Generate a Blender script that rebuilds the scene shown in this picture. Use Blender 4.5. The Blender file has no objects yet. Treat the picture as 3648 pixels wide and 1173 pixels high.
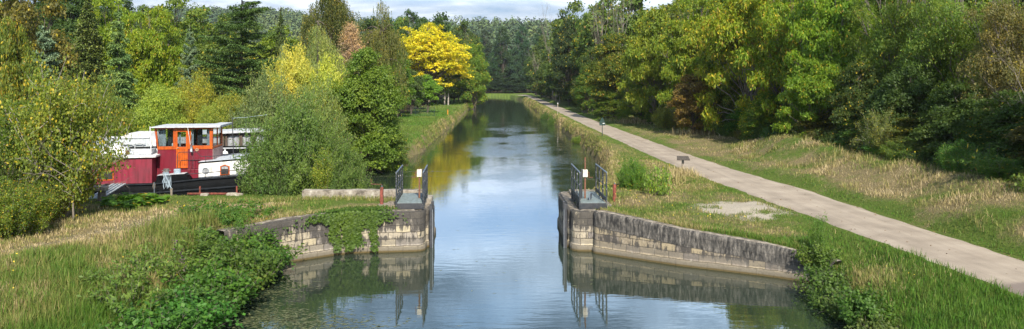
import bpy, math, random
import numpy as np
from mathutils import Vector
R = math.radians
PI = math.pi
rng = np.random.default_rng(7)
random.seed(7)
S = bpy.context.scene
COL = S.collection
H_CAM = 6.2
F = 1835.0          # focal length and principal point of the photograph, in survey units
CX, CY = 1253.0, 204.0

# ------------------------------------------------------------------ noise
def vnoise(x, y, seed=0):
    x = np.asarray(x, float); y = np.asarray(y, float)
    xi = np.floor(x).astype(np.int64); yi = np.floor(y).astype(np.int64)
    xf = x - xi; yf = y - yi
    def h(a, b):
        n = (a * 374761393 + b * 668265263 + seed * 974634777) & 0x7fffffff
        n = ((n ^ (n >> 13)) * 1274126177) & 0x7fffffff
        return ((n ^ (n >> 16)) & 0xffff) / 65535.0
    u = xf * xf * (3 - 2 * xf); v = yf * yf * (3 - 2 * yf)
    return (h(xi, yi) * (1 - u) + h(xi + 1, yi) * u) * (1 - v) + (h(xi, yi + 1) * (1 - u) + h(xi + 1, yi + 1) * u) * v
def fbm(x, y, seed=0, o=4):
    s = 0; a = .5; t = 0
    for k in range(o):
        s = s + a * vnoise(np.asarray(x) * 2 ** k + 17.3 * k, np.asarray(y) * 2 ** k - 9.1 * k, seed + k); t += a; a *= .5
    return s / t
def sstep(a, b, x):
    t = np.clip((x - a) / (b - a), 0, 1); return t * t * (3 - 2 * t)

# ------------------------------------------------------------------ mesh helpers
def mesh_np(name, V, Fc, mat=None, smooth=False):
    me = bpy.data.meshes.new(name)
    V = np.asarray(V, np.float32); Fc = np.asarray(Fc, np.int32)
    n, k = Fc.shape
    me.vertices.add(len(V)); me.vertices.foreach_set('co', V.ravel())
    me.loops.add(n * k); me.loops.foreach_set('vertex_index', Fc.ravel())
    me.polygons.add(n); me.polygons.foreach_set('loop_start', np.arange(n, dtype=np.int32) * k)
    me.polygons.foreach_set('loop_total', np.full(n, k, np.int32))
    if smooth: me.polygons.foreach_set('use_smooth', np.ones(n, bool))
    me.update(calc_edges=True)
    if mat: me.materials.append(mat)
    return me
def link(name, me, parent=None, loc=None):
    o = bpy.data.objects.new(name, me); COL.objects.link(o)
    if parent is not None: o.parent = parent
    if loc is not None: o.location = loc
    return o
def tag(o, label=None, cat=None, group=None, kind=None):
    if label: o['label'] = label
    if cat: o['category'] = cat
    if group: o['group'] = group
    if kind: o['kind'] = kind
    return o
def empty(name, loc, rz=0, label=None, cat=None, group=None):
    o = bpy.data.objects.new(name, None); COL.objects.link(o)
    o.empty_display_size = .2
    o.location = loc; o.rotation_euler = (0, 0, rz)
    return tag(o, label, cat, group)
class MB:
    def __init__(s): s.v = []; s.f = []
    def add(s, V, Fs):
        b = len(s.v); s.v += [tuple(map(float, p)) for p in V]; s.f += [tuple(int(b + i) for i in f) for f in Fs]; return s
    def box(s, a, b):
        (x0, y0, z0), (x1, y1, z1) = a, b
        return s.add([(x0,y0,z0),(x1,y0,z0),(x1,y1,z0),(x0,y1,z0),(x0,y0,z1),(x1,y0,z1),(x1,y1,z1),(x0,y1,z1)],
              [(0,3,2,1),(4,5,6,7),(0,1,5,4),(1,2,6,5),(2,3,7,6),(3,0,4,7)])
    def prism(s, poly, v0, v1):      # poly in (u, z), extruded along v
        n = len(poly)
        V = [(p[0], v0, p[1]) for p in poly] + [(p[0], v1, p[1]) for p in poly]
        Fs = [tuple(range(n)), tuple(range(2*n-1, n-1, -1))] + [(i, i+n, (i+1) % n + n, (i+1) % n) for i in range(n)]
        return s.add(V, Fs)
    def plan(s, poly, z0, z1):
        n = len(poly)
        V = [(p[0], p[1], z0) for p in poly] + [(p[0], p[1], z1) for p in poly]
        Fs = [tuple(range(n-1, -1, -1)), tuple(range(n, 2*n))] + [(i, (i+1) % n, (i+1) % n + n, i+n) for i in range(n)]
        return s.add(V, Fs)
    def tube(s, pts, r, n=8, cap=True):
        V, Fs = tube_np(np.array(pts, float), np.broadcast_to(np.array(r, float), (len(pts),)), n)
        Fs = [tuple(f) for f in Fs]
        if cap: Fs += [tuple(range(n-1, -1, -1)), tuple(range((len(pts)-1)*n, len(pts)*n))]
        return s.add(V, Fs)
    def build(s, name, mat, parent=None, bevel=0, smooth=False):
        me = bpy.data.meshes.new(name); me.from_pydata(s.v, [], s.f); me.update()
        me.materials.append(mat)
        if smooth:
            for p in me.polygons: p.use_smooth = len(p.vertices) == 4
        o = link(name, me, parent)
        if bevel:
            m = o.modifiers.new('b', 'BEVEL'); m.width = bevel; m.segments = 2; m.limit_method = 'ANGLE'
        return o
def tube_np(P, r, n=6):
    T = np.gradient(P, axis=0); T /= np.linalg.norm(T, axis=1, keepdims=True) + 1e-9
    ref = np.array([0.3, 0.2, .93]); ref2 = np.array([1., .1, 0])
    A = np.cross(T, ref); bad = np.linalg.norm(A, axis=1) < .25
    if bad.any(): A = np.cross(T, ref2)
    A /= np.linalg.norm(A, axis=1, keepdims=True) + 1e-9
    B = np.cross(T, A)
    a = np.linspace(0, 2*PI, n, endpoint=False)
    V = P[:, None, :] + r[:, None, None] * (np.cos(a)[None, :, None] * A[:, None, :] + np.sin(a)[None, :, None] * B[:, None, :])
    m = len(P); i = np.arange(m-1)[:, None] * n; j = np.arange(n)[None, :]
    Fs = np.stack([i + j, i + n + j, i + n + (j+1) % n, i + (j+1) % n], -1).reshape(-1, 4)
    return V.reshape(-1, 3), Fs
class NP:                            # collects numpy quads
    def __init__(s): s.V = []; s.F = []; s.n = 0
    def add(s, V, Fs): s.V.append(V); s.F.append(Fs + s.n); s.n += len(V)
    def tube(s, P, r, n=5): s.add(*tube_np(np.array(P, float), np.array(r, float), n))
    def mesh(s, name, mat, smooth=True): return mesh_np(name, np.concatenate(s.V), np.concatenate(s.F), mat, smooth)

# ------------------------------------------------------------------ materials
def newmat(name):
    m = bpy.data.materials.new(name); m.use_nodes = True
    nt = m.node_tree; b = nt.nodes['Principled BSDF']; return m, nt, b
def N(nt, typ, **kw):
    n = nt.nodes.new(typ)
    for k, v in kw.items():
        if k.startswith('i_'): n.inputs[k[2:].replace('_', ' ')].default_value = v
        else: setattr(n, k, v)
    return n
def ramp(nt, fac, stops, interp='LINEAR'):
    r = nt.nodes.new('ShaderNodeValToRGB'); e = r.color_ramp.elements; r.color_ramp.interpolation = interp
    while len(e) < len(stops): e.new(.5)
    for k, (p, c) in enumerate(stops):
        e[k].position = p; e[k].color = (*c, 1) if len(c) == 3 else c
    nt.links.new(fac, r.inputs[0]); return r
def mix(nt, fac, a, b, mode='MIX'):
    m = nt.nodes.new('ShaderNodeMix'); m.data_type = 'RGBA'; m.blend_type = mode
    for s, v in ((m.inputs[0], fac), (m.inputs[6], a), (m.inputs[7], b)):
        if isinstance(v, (int, float)): s.default_value = v
        elif isinstance(v, tuple): s.default_value = (*v, 1) if len(v) == 3 else v
        else: nt.links.new(v, s)
    return m.outputs[2]
def math_(nt, op, a, b=0.0, c=None):
    m = nt.nodes.new('ShaderNodeMath'); m.operation = op
    for s, v in zip(m.inputs, (a, b) if c is None else (a, b, c)):
        if isinstance(v, (int, float)): s.default_value = v
        else: nt.links.new(v, s)
    return m.outputs[0]
def noise(nt, vec, scale, detail=4, rough=.5, dist=0):
    n = nt.nodes.new('ShaderNodeTexNoise'); n.inputs['Scale'].default_value = scale
    n.inputs['Detail'].default_value = detail; n.inputs['Roughness'].default_value = rough; n.inputs['Distortion'].default_value = dist
    if vec is not None: nt.links.new(vec, n.inputs['Vector'])
    return n.outputs[0]
def mapping(nt, vec, sc=(1,1,1)):
    m = nt.nodes.new('ShaderNodeMapping'); m.inputs['Scale'].default_value = sc; nt.links.new(vec, m.inputs[0]); return m.outputs[0]
def bump(nt, b, h, strength=.3, dist=.02):
    n = nt.nodes.new('ShaderNodeBump'); n.inputs['Strength'].default_value = strength; n.inputs['Distance'].default_value = dist
    nt.links.new(h, n.inputs['Height']); nt.links.new(n.outputs[0], b.inputs['Normal'])
def plain(name, col, rough=.5, metal=0, var=.25, scale=6, col2=None, bmp=0, spec=.5):
    """paint or metal with wear: two tones mixed by noise"""
    m, nt, b = newmat(name)
    g = N(nt, 'ShaderNodeNewGeometry')
    n1 = noise(nt, g.outputs['Position'], scale, 6, .6)
    c2 = col2 or tuple(c * (1 - var) for c in col)
    r = ramp(nt, n1, [(.38, c2), (.62, col)])
    sk = noise(nt, mapping(nt, g.outputs['Position'], (9, 9, .7)), 1.0, 5, .65)
    nt.links.new(mix(nt, 1.0, r.outputs[0], ramp(nt, sk, [(.36, (.70, .68, .64)), (.54, (1, 1, 1))]).outputs[0], 'MULTIPLY'), b.inputs['Base Color'])
    rr = ramp(nt, n1, [(.3, (min(1, rough+.15),)*3), (.7, (rough,)*3)])
    nt.links.new(rr.outputs[0], b.inputs['Roughness'])
    b.inputs['Metallic'].default_value = metal
    b.inputs['Specular IOR Level'].default_value = spec
    if bmp: bump(nt, b, noise(nt, g.outputs['Position'], scale*4, 5, .6), bmp, .01)
    return m
def leafmat(name, trans=.47, rough=.55, spec=.35):
    """own colour of each plant from the object's colour; each leaf varies; alpha = share of autumn yellow leaves"""
    m, nt, b = newmat(name)
    oi = N(nt, 'ShaderNodeObjectInfo'); g = N(nt, 'ShaderNodeNewGeometry'); L = nt.links
    rnd = g.outputs['Random Per Island']
    pos = N(nt, 'ShaderNodeTexCoord').outputs['Object']
    nz = noise(nt, pos, .55, 3, .6)
    v = ramp(nt, rnd, [(0, (.62, .66, .60)), (.5, (1, 1, 1)), (1, (1.45, 1.33, 1.2))])
    c = mix(nt, 1.0, mix(nt, 1.0, oi.outputs['Color'], (1.46, 1.50, 1.22), 'MULTIPLY'), v.outputs[0], 'MULTIPLY')
    v2 = ramp(nt, nz, [(.3, (.72, .86, .85)), (.5, (1, 1, 1)), (.72, (1.30, 1.14, .85))])
    c = mix(nt, 1.0, c, v2.outputs[0], 'MULTIPLY')
    w = N(nt, 'ShaderNodeTexWhiteNoise', noise_dimensions='1D'); L.new(rnd, w.inputs['W'])
    a2 = math_(nt, 'MULTIPLY', oi.outputs['Alpha'], math_(nt, 'MULTIPLY', nz, 2.0))
    ye = math_(nt, 'LESS_THAN', w.outputs['Value'], a2)
    yc = ramp(nt, rnd, [(0, (.30, .17, .03)), (.35, (.50, .36, .03)), (1, (.62, .50, .04))])
    c = mix(nt, ye, c, yc.outputs[0])
    L.new(c, b.inputs['Base Color']); b.inputs['Roughness'].default_value = rough
    b.inputs['Specular IOR Level'].default_value = spec
    t = N(nt, 'ShaderNodeBsdfTranslucent'); L.new(mix(nt, 1.0, c, (1.25, 1.35, .6), 'MULTIPLY'), t.inputs[0])
    ms = N(nt, 'ShaderNodeMixShader'); ms.inputs[0].default_value = trans
    L.new(b.outputs[0], ms.inputs[1]); L.new(t.outputs[0], ms.inputs[2])
    L.new(ms.outputs[0], nt.nodes['Material Output'].inputs[0])
    return m
M = {}
M['leaf'] = leafmat('leaf')
M['needle'] = leafmat('needle', .12, .6, .3)
def barkmat(name, a, b_):
    m, nt, b = newmat(name); p = N(nt, 'ShaderNodeTexCoord').outputs['Object']
    q = mapping(nt, p, (1, 1, .25))
    n = noise(nt, q, 9, 6, .7); r = ramp(nt, n, [(.35, a), (.65, b_)])
    nt.links.new(r.outputs[0], b.inputs['Base Color']); b.inputs['Roughness'].default_value = .9
    bump(nt, b, n, .6, .03); return m
M['bark'] = barkmat('bark', (.035, .026, .018), (.13, .105, .08))
M['bark_pale'] = barkmat('pale_bark', (.14, .12, .10), (.42, .38, .33))
M['bark_grey'] = barkmat('grey_bark', (.09, .075, .06), (.26, .22, .18))
M['bark_dead'] = barkmat('dead_bark', (.10, .085, .065), (.27, .235, .19))
M['twig_brown'] = plain('dry_twig', (.30, .21, .15), .9, 0, .4, 3)

# stone -------------------------------------------------------------
def stonemat(name, render_band, tan=(.40, .33, .20), warm=0):
    m, nt, b = newmat(name); L = nt.links
    uv = N(nt, 'ShaderNodeUVMap').outputs[0]
    sep = N(nt, 'ShaderNodeSeparateXYZ'); L.new(uv, sep.inputs[0]); v = sep.outputs[1]
    bw = noise(nt, uv, 3, 3); wob = N(nt, 'ShaderNodeVectorMath', operation='MULTIPLY_ADD')
    L.new(bw, wob.inputs[0]); wob.inputs[1].default_value = (.10, .07, 0); L.new(uv, wob.inputs[2])
    br = N(nt, 'ShaderNodeTexBrick'); L.new(wob.outputs[0], br.inputs['Vector'])
    br.inputs['Scale'].default_value = 1; br.inputs['Brick Width'].default_value = .52; br.inputs['Row Height'].default_value = .245
    br.inputs['Mortar Size'].default_value = .012; br.inputs['Mortar Smooth'].default_value = .3; br.inputs['Bias'].default_value = 0
    br.inputs['Color1'].default_value = (*tan, 1); br.inputs['Color2'].default_value = (tan[0]*.62, tan[1]*.64, tan[2]*.85, 1)
    br.inputs['Mortar'].default_value = (.10, .085, .06, 1)
    c = br.outputs[0]
    b2 = N(nt, 'ShaderNodeTexBrick'); L.new(wob.outputs[0], b2.inputs['Vector'])
    for k_ in ('Scale', 'Brick Width', 'Row Height', 'Mortar Size', 'Mortar Smooth', 'Bias'): b2.inputs[k_].default_value = br.inputs[k_].default_value
    b2.inputs['Color1'].default_value = (0, 0, 0, 1); b2.inputs['Color2'].default_value = (1, 1, 1, 1); b2.inputs['Mortar'].default_value = (.5, .5, .5, 1)
    blk = N(nt, 'ShaderNodeRGBToBW'); L.new(b2.outputs[0], blk.inputs[0]); blk = blk.outputs[0]
    n_f = noise(nt, uv, 14, 6, .7)
    c = mix(nt, .65, c, ramp(nt, n_f, [(.3, (.5, .5, .5)), (.7, (1.35, 1.3, 1.2))]).outputs[0], 'MULTIPLY')
    # pale lime bloom
    nl = noise(nt, mapping(nt, uv, (3, .9, 1)), 1.6, 5, .65)
    c = mix(nt, math_(nt, 'MULTIPLY', ramp(nt, nl, [(.56, (0,)*3), (.70, (1,)*3)]).outputs[0], .5), c, (.48, .44, .36))
    # black lichen stains, streaked downwards, thick near the top, broken over the blocks
    ns = noise(nt, mapping(nt, uv, (5.5, 1.1, 1)), 1.15, 7, .72)
    nb = noise(nt, mapping(nt, uv, (1.9, 3.7, 1)), 1.0, 1, .3)
    hi = ramp(nt, math_(nt, 'DIVIDE', v, 1.6), [(.18, (.0,)*3), (.30, (.55,)*3), (.40, (.38,)*3), (.62, (.75,)*3), (1, (1,)*3)]).outputs[0]
    s = math_(nt, 'ADD', math_(nt, 'ADD', ns, math_(nt, 'ADD', math_(nt, 'MULTIPLY', nb, .25), math_(nt, 'MULTIPLY', blk, .11))), math_(nt, 'MULTIPLY', hi, .34 if not render_band else .36))
    st = ramp(nt, s, [(.81, (0,)*3), (.90, (1,)*3)]).outputs[0]
    c = mix(nt, math_(nt, 'MULTIPLY', st, .92), c, mix(nt, n_f, (.015, .014, .013), (.075, .068, .06)))
    if render_band:
        at = N(nt, 'ShaderNodeAttribute', attribute_name='below').outputs['Fac']
        ren = ramp(nt, noise(nt, mapping(nt, uv, (6, 1.2, 1)), 1.7, 7, .75), [(.40, (.014, .013, .012)), (.50, (.065, .06, .052)), (.59, (.15, .135, .115)), (.71, (.31, .28, .235))]).outputs[0]
        e = math_(nt, 'ADD', at, math_(nt, 'MULTIPLY', noise(nt, uv, 1.3, 3), .12))
        fm = ramp(nt, e, [(.60, (1,)*3), (.62, (0,)*3)]).outputs[0]
        jm = ramp(nt, e, [(.585, (0,)*3), (.605, (1,)*3), (.64, (0,)*3)]).outputs[0]
        c = mix(nt, fm, c, ren); c = mix(nt, math_(nt, 'MULTIPLY', jm, .8), c, (.03, .027, .024))
    # wet foot, pale ledge and weed line
    wet = ramp(nt, math_(nt, 'ADD', v, math_(nt, 'MULTIPLY', ns, .12)), [(.30, (0,)*3), (.33, (1,)*3), (.46, (.85,)*3), (.56, (0,)*3)]).outputs[0]
    c = mix(nt, math_(nt, 'MULTIPLY', wet, .62), c, (.11, .10, .085))
    led = ramp(nt, v, [(.17, (1,)*3), (.23, (0,)*3)]).outputs[0]
    c = mix(nt, led, c, mix(nt, n_f, (.08, .07, .05), (.22, .19, .14)))
    alg = ramp(nt, v, [(.035, (1,)*3), (.085, (0,)*3)]).outputs[0]
    c = mix(nt, alg, c, (.085, .06, .018))
    rowt = ramp(nt, math_(nt, 'ADD', v, math_(nt, 'MULTIPLY', n_f, .05)), [(.99, (0,)*3), (1, (1,)*3)]).outputs[0] if False else 0.0
    L.new(c, b.inputs['Base Color']); b.inputs['Roughness'].default_value = .88
    hgt = math_(nt, 'ADD', math_(nt, 'MULTIPLY', br.outputs['Fac'], -.9), math_(nt, 'MULTIPLY', n_f, .8))
    bump(nt, b, hgt, 1.0, .035)
    return m
M['stone_left'] = stonemat('stained_stone', False, (.42, .365, .25))
M['stone_right'] = stonemat('stained_stone_and_render', True, (.32, .265, .17))
def topmat():
    m, nt, b = newmat('coping_stone'); g = N(nt, 'ShaderNodeNewGeometry').outputs['Position']
    n = noise(nt, g, 5, 7, .7); n2 = noise(nt, g, 28, 4, .7)
    c = ramp(nt, n, [(.34, (.05, .045, .035)), (.48, (.19, .16, .12)), (.62, (.36, .32, .26))]).outputs[0]
    c = mix(nt, .6, c, ramp(nt, n2, [(.35, (.6,)*3), (.65, (1.3,)*3)]).outputs[0], 'MULTIPLY')
    nt.links.new(c, b.inputs['Base Color']); b.inputs['Roughness'].default_value = .95; bump(nt, b, n2, .8, .03); return m
M['coping'] = topmat()
def paramat():
    m, nt, b = newmat('old_concrete'); g = N(nt, 'ShaderNodeNewGeometry').outputs['Position']
    n = noise(nt, g, 2.4, 7, .72); n2 = noise(nt, g, 22, 4, .7)
    c = ramp(nt, n, [(.36, (.07, .06, .045)), (.46, (.22, .19, .15)), (.56, (.30, .27, .22)), (.68, (.50, .47, .40))]).outputs[0]
    c = mix(nt, .5, c, ramp(nt, n2, [(.35, (.6,)*3), (.65, (1.3,)*3)]).outputs[0], 'MULTIPLY')
    nt.links.new(c, b.inputs['Base Color']); b.inputs['Roughness'].default_value = .95; bump(nt, b, n2, .8, .03); return m
M['concrete'] = paramat()
# ground ------------------------------------------------------------
def groundmat():
    m, nt, b = newmat('ground'); L = nt.links
    g = N(nt, 'ShaderNodeNewGeometry').outputs['Position']
    a = N(nt, 'ShaderNodeAttribute', attribute_name='cover'); sp = N(nt, 'ShaderNodeSeparateColor'); L.new(a.outputs['Color'], sp.inputs[0])
    n1 = noise(nt, g, 2.3, 6, .7); n2 = noise(nt, g, 16, 5, .75); n3 = noise(nt, g, 60, 3, .7)
    green = ramp(nt, n2, [(.3, (.045, .075, .014)), (.5, (.105, .155, .028)), (.7, (.18, .22, .055))]).outputs[0]
    dry = ramp(nt, n2, [(.3, (.085, .068, .034)), (.5, (.21, .17, .085)), (.7, (.36, .295, .165))]).outputs[0]
    f = math_(nt, 'ADD', sp.outputs[0], math_(nt, 'MULTIPLY', math_(nt, 'SUBTRACT', n1, .5), 1.3))
    c = mix(nt, ramp(nt, f, [(.3, (0,)*3), (.7, (1,)*3)]).outputs[0], green, dry)
    grav = ramp(nt, n3, [(.3, (.25, .21, .15)), (.6, (.58, .52, .42))]).outputs[0]
    gf = ramp(nt, math_(nt, 'ADD', sp.outputs[1], math_(nt, 'MULTIPLY', math_(nt, 'SUBTRACT', n2, .5), 1.2)), [(.42, (0,)*3), (.58, (1,)*3)]).outputs[0]
    c = mix(nt, gf, c, grav)
    floor = ramp(nt, n2, [(.35, (.018, .015, .008)), (.65, (.06, .045, .02))]).outputs[0]
    c = mix(nt, sp.outputs[2], c, floor)
    L.new(c, b.inputs['Base Color']); b.inputs['Roughness'].default_value = 1; b.inputs['Specular IOR Level'].default_value = .1
    bump(nt, b, math_(nt, 'ADD', n2, n3), 1.0, .05)
    return m
M['ground'] = groundmat()
def pathmat():
    m, nt, b = newmat('cycle_path'); L = nt.links
    g = N(nt, 'ShaderNodeNewGeometry').outputs['Position']
    n1 = noise(nt, g, .8, 5, .6); n2 = noise(nt, g, 90, 3, .8); n3 = noise(nt, mapping(nt, g, (.5, 3, 1)), .9, 5, .7)
    c = ramp(nt, n1, [(.3, (.25, .205, .155)), (.6, (.34, .285, .22)), (.8, (.40, .345, .27))]).outputs[0]
    c = mix(nt, .5, c, ramp(nt, n2, [(.35, (.72,)*3), (.65, (1.22,)*3)]).outputs[0], 'MULTIPLY')
    c = mix(nt, math_(nt, 'MULTIPLY', ramp(nt, n3, [(.60, (0,)*3), (.68, (1,)*3)]).outputs[0], .3), c, (.22, .18, .14))
    tk = noise(nt, mapping(nt, g, (2.6, .10, 1)), 1.0, 4, .6)
    c = mix(nt, .45, c, ramp(nt, tk, [(.36, (.72,)*3), (.60, (1.12,)*3)]).outputs[0], 'MULTIPLY')
    # older, browner surfacing near the lock bridge
    sp = N(nt, 'ShaderNodeSeparateXYZ'); L.new(g, sp.inputs[0])
    e = math_(nt, 'ADD', math_(nt, 'ADD', sp.outputs[1], math_(nt, 'MULTIPLY', sp.outputs[0], -.18)), math_(nt, 'MULTIPLY', n1, .8))
    k = ramp(nt, math_(nt, 'MULTIPLY', e, .05), [(.80, (1,)*3), (.81, (0,)*3)]).outputs[0]
    c = mix(nt, k, c, mix(nt, n2, (.14, .11, .09), (.22, .18, .15)))
    L.new(c, b.inputs['Base Color']); b.inputs['Roughness'].default_value = .9; bump(nt, b, n2, .4, .006)
    return m
M['path'] = pathmat()
def grassmat():
    m, nt, b = newmat('grass_blade'); L = nt.links
    a = N(nt, 'ShaderNodeAttribute', attribute_name='dry').outputs['Fac']
    rnd = N(nt, 'ShaderNodeNewGeometry').outputs['Random Per Island']
    c = ramp(nt, a, [(0, (.070, .165, .016)), (.35, (.125, .185, .030)), (.6, (.26, .24, .075)), (.85, (.40, .31, .15)), (1, (.52, .42, .24))]).outputs[0]
    c = mix(nt, 1.0, c, ramp(nt, rnd, [(0, (.6,)*3), (1, (1.4,)*3)]).outputs[0], 'MULTIPLY')
    L.new(c, b.inputs['Base Color']); b.inputs['Roughness'].default_value = .6; b.inputs['Specular IOR Level'].default_value = .25
    t = N(nt, 'ShaderNodeBsdfTranslucent'); L.new(c, t.inputs[0])
    ms = N(nt, 'ShaderNodeMixShader'); ms.inputs[0].default_value = .3
    L.new(b.outputs[0], ms.inputs[1]); L.new(t.outputs[0], ms.inputs[2]); L.new(ms.outputs[0], nt.nodes['Material Output'].inputs[0])
    return m
M['grass'] = grassmat()
def watermat():
    m, nt, b = newmat('water'); L = nt.links
    g = N(nt, 'ShaderNodeNewGeometry').outputs['Position']
    b.inputs['Base Color'].default_value = (.022, .034, .022, 1)
    b.inputs['IOR'].default_value = 2.4
    b.inputs['Roughness'].default_value = .012
    sp = N(nt, 'ShaderNodeSeparateXYZ'); L.new(g, sp.inputs[0])
    w1 = noise(nt, mapping(nt, g, (.8, 3.0, 1)), 1.3, 3, .55)      # soft ripples
    w2 = noise(nt, mapping(nt, g, (1.3, 7, 1)), 2.0, 3, .6)         # wind ripples
    patch = noise(nt, mapping(nt, g, (.13, .10, 1)), 1.0, 6, .68)
    far = ramp(nt, math_(nt, 'DIVIDE', sp.outputs[1], 200), [(.15, (.02,)*3), (.26, (.45,)*3), (.34, (1.0,)*3), (.52, (.5,)*3), (.60, (.12,)*3), (1, (.1,)*3)]).outputs[0]
    pm = ramp(nt, patch, [(.43, (0,)*3), (.57, (1,)*3)]).outputs[0]
    streak = ramp(nt, noise(nt, mapping(nt, g, (.16, .07, 1)), 1.6, 4, .6), [(.63, (0,)*3), (.70, (1,)*3)]).outputs[0]
    calm = ramp(nt, math_(nt, 'ADD', math_(nt, 'MULTIPLY', sp.outputs[0], .1), .5), [(.0, (.1,)*3), (.12, (.15,)*3), (.36, (1,)*3)]).outputs[0]
    amt = math_(nt, 'MULTIPLY', math_(nt, 'MULTIPLY', pm, far), calm)
    amt = math_(nt, 'MAXIMUM', amt, math_(nt, 'MULTIPLY', streak, .25))
    hgt = math_(nt, 'ADD', math_(nt, 'MULTIPLY', w1, .0028), math_(nt, 'MULTIPLY', math_(nt, 'MULTIPLY', w2, .012), amt))
    bn = N(nt, 'ShaderNodeBump'); bn.inputs['Strength'].default_value = 1; bn.inputs['Distance'].default_value = 1
    L.new(hgt, bn.inputs['Height']); L.new(bn.outputs[0], b.inputs['Normal'])
    return m
M['water'] = watermat()

def clip(V): return np.asarray(V)
# ------------------------------------------------------------------ outlines of land and water
WATER = [(9.0,-30),(8.8,14),(8.9,18.2),(9.15,20.2),(9.44,22.4),(8.37,23.4),(7.2,23.95),(6.1,24.5),(4.8,25.4),(3.5,26.3),(3.45,26.6),(2.78,26.65),
 (2.62,27.0),(2.62,32.0),(2.9,32.6),(3.6,33.0),(4.6,36.0),(6.2,43.0),(7.2,50.0),(7.8,60.0),(7.9,120),(7.6,166),(7.5,227),(4.3,277),(-3.2,296),(-8,303),(-70,345),
 (-70,300),(-30,282),(-9,268),(-6.8,255),(-6.6,200),(-6.4,112),(-6.6,62),(-7.4,54),(-10,51.5),(-16,50),(-42,48),(-42,31.3),(-7.4,31.6),(-6.6,31.0),(-3.4,30.9),
 (-2.8,30.5),(-2.6,29.9),(-2.6,27.2),(-2.72,26.75),(-2.95,26.6),(-5.26,26.3),(-5.85,26.0),(-7.2,25.0),(-8.7,23.4),(-8.3,21.0),(-7.7,18.5),(-7.5,14),(-7.5,-30)]
WP = np.array(WATER, float)
def signed_d(x, y):
    x = np.asarray(x, float).ravel(); y = np.asarray(y, float).ravel()
    d = np.full(x.shape, 1e9); ins = np.zeros(x.shape, bool)
    n = len(WP)
    for i in range(n):
        a = WP[i]; b = WP[(i+1) % n]; e = b - a
        t = np.clip(((x-a[0])*e[0] + (y-a[1])*e[1]) / (e @ e), 0, 1)
        d = np.minimum(d, np.hypot(x - a[0] - t*e[0], y - a[1] - t*e[1]))
        if a[1] != b[1]:
            c = ((a[1] > y) != (b[1] > y)) & (x < (b[0]-a[0]) * (y-a[1]) / (b[1]-a[1]) + a[0]); ins ^= c
    return np.where(ins, -d, d)
# path edges (left, right) by distance
PY = np.array([-30, 5, 12, 16.9, 20.6, 26.9, 32.8, 41.7, 52, 92, 115, 170, 248, 262])
PL = np.array([12.9, 12.6, 12.4, 12.15, 11.95, 11.5, 11.0, 10.35, 10.15, 9.75, 9.7, 9.6, 8.9, 6.0])
PR = np.array([15.3, 15.2, 15.0, 14.9, 14.8, 14.55, 14.4, 13.5, 13.1, 12.4, 12.2, 12.0, 11.6, 10.5])
ZP = 1.2
CTRL = np.array([(-16,14,1.35),(-12,14,1.3),(-9,14,1.0),(-13.8,20,1.42),(-12,25,1.45),(-9,25,1.42),(-6,27.5,1.43),(-3.5,28.5,1.36),(-12,30.5,1.33),(-20,30,1.35),(-26,20,1.6),
 (-9,48,.9),(-9,60,.95),(-14,60,1.1),(-9,120,.95),(-14,120,1.1),(-9,250,.9),(-40,60,1.6),(-60,120,3),(-40,0,2),
 (3.5,28,1.42),(3.5,31,1.32),(5,34,1.2),(6,26,1.25),(8,25,1.1),(9.5,24,.98),(10,22,.85),(10.2,18,1.0),(10.2,14,1.05),(8,32,1.2),(9,50,1.15),(9,120,1.1),(9,240,1.0),
 (12,10,1.2),(13,20,1.2),(13,30,1.2),(12,50,1.2),(11,100,1.2),(11,200,1.2),(16.5,55,1.3),(18,70,1.35),(15.6,46,1.3),(16,90,1.3),(15,130,1.3),
 (17.4,24,1.8),(18.6,28,1.95),(18.6,34,1.9),(18.4,40,1.9),(18.6,46,1.7),(21,24,1.9),(22,34,1.9),(22,46,1.8),(17,12,1.7),(22,60,1.6),(22,100,1.7),(20,180,1.6),(16.2,40,1.5),(16.2,30,1.45)])
def land(x, y):
    w = 1 / (np.hypot(x[:, None] - CTRL[None, :, 0], (y[:, None] - CTRL[None, :, 1]) * .8) ** 3.2 + .05)
    z = (w * CTRL[None, :, 2]).sum(1) / w.sum(1)
    z = z + (fbm(x*.9, y*.9, 3) - .5) * .16 + (fbm(x*3, y*3, 5) - .5) * .06
    # berm along the right side of the path
    cr = 18.4 + .4*np.sin(y*.23) ; b = .8*np.exp(-((x - cr) / 1.9) ** 2) * sstep(60, 47, y) * (.5 + .3 * fbm(x*.2+5, y*.22, 11))
    z = z + b + .55*np.exp(-((x-17.9)/1.5)**2-((y-44)/4.0)**2)
    z = z + .8*np.exp(-((x-18.3)/2.0)**2-((y-105)/5.0)**2)
    # valley sides
    z = z + sstep(0, 1, (x - 24 - np.maximum(0, y-120)*.05) / 80) * 46 * sstep(420, 200, y)
    z = z + sstep(300, 620, y + .25*x) * 39 + sstep(520, 900, y) * 8 + sstep(55, 260, -x) * 16
    return z
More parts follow.
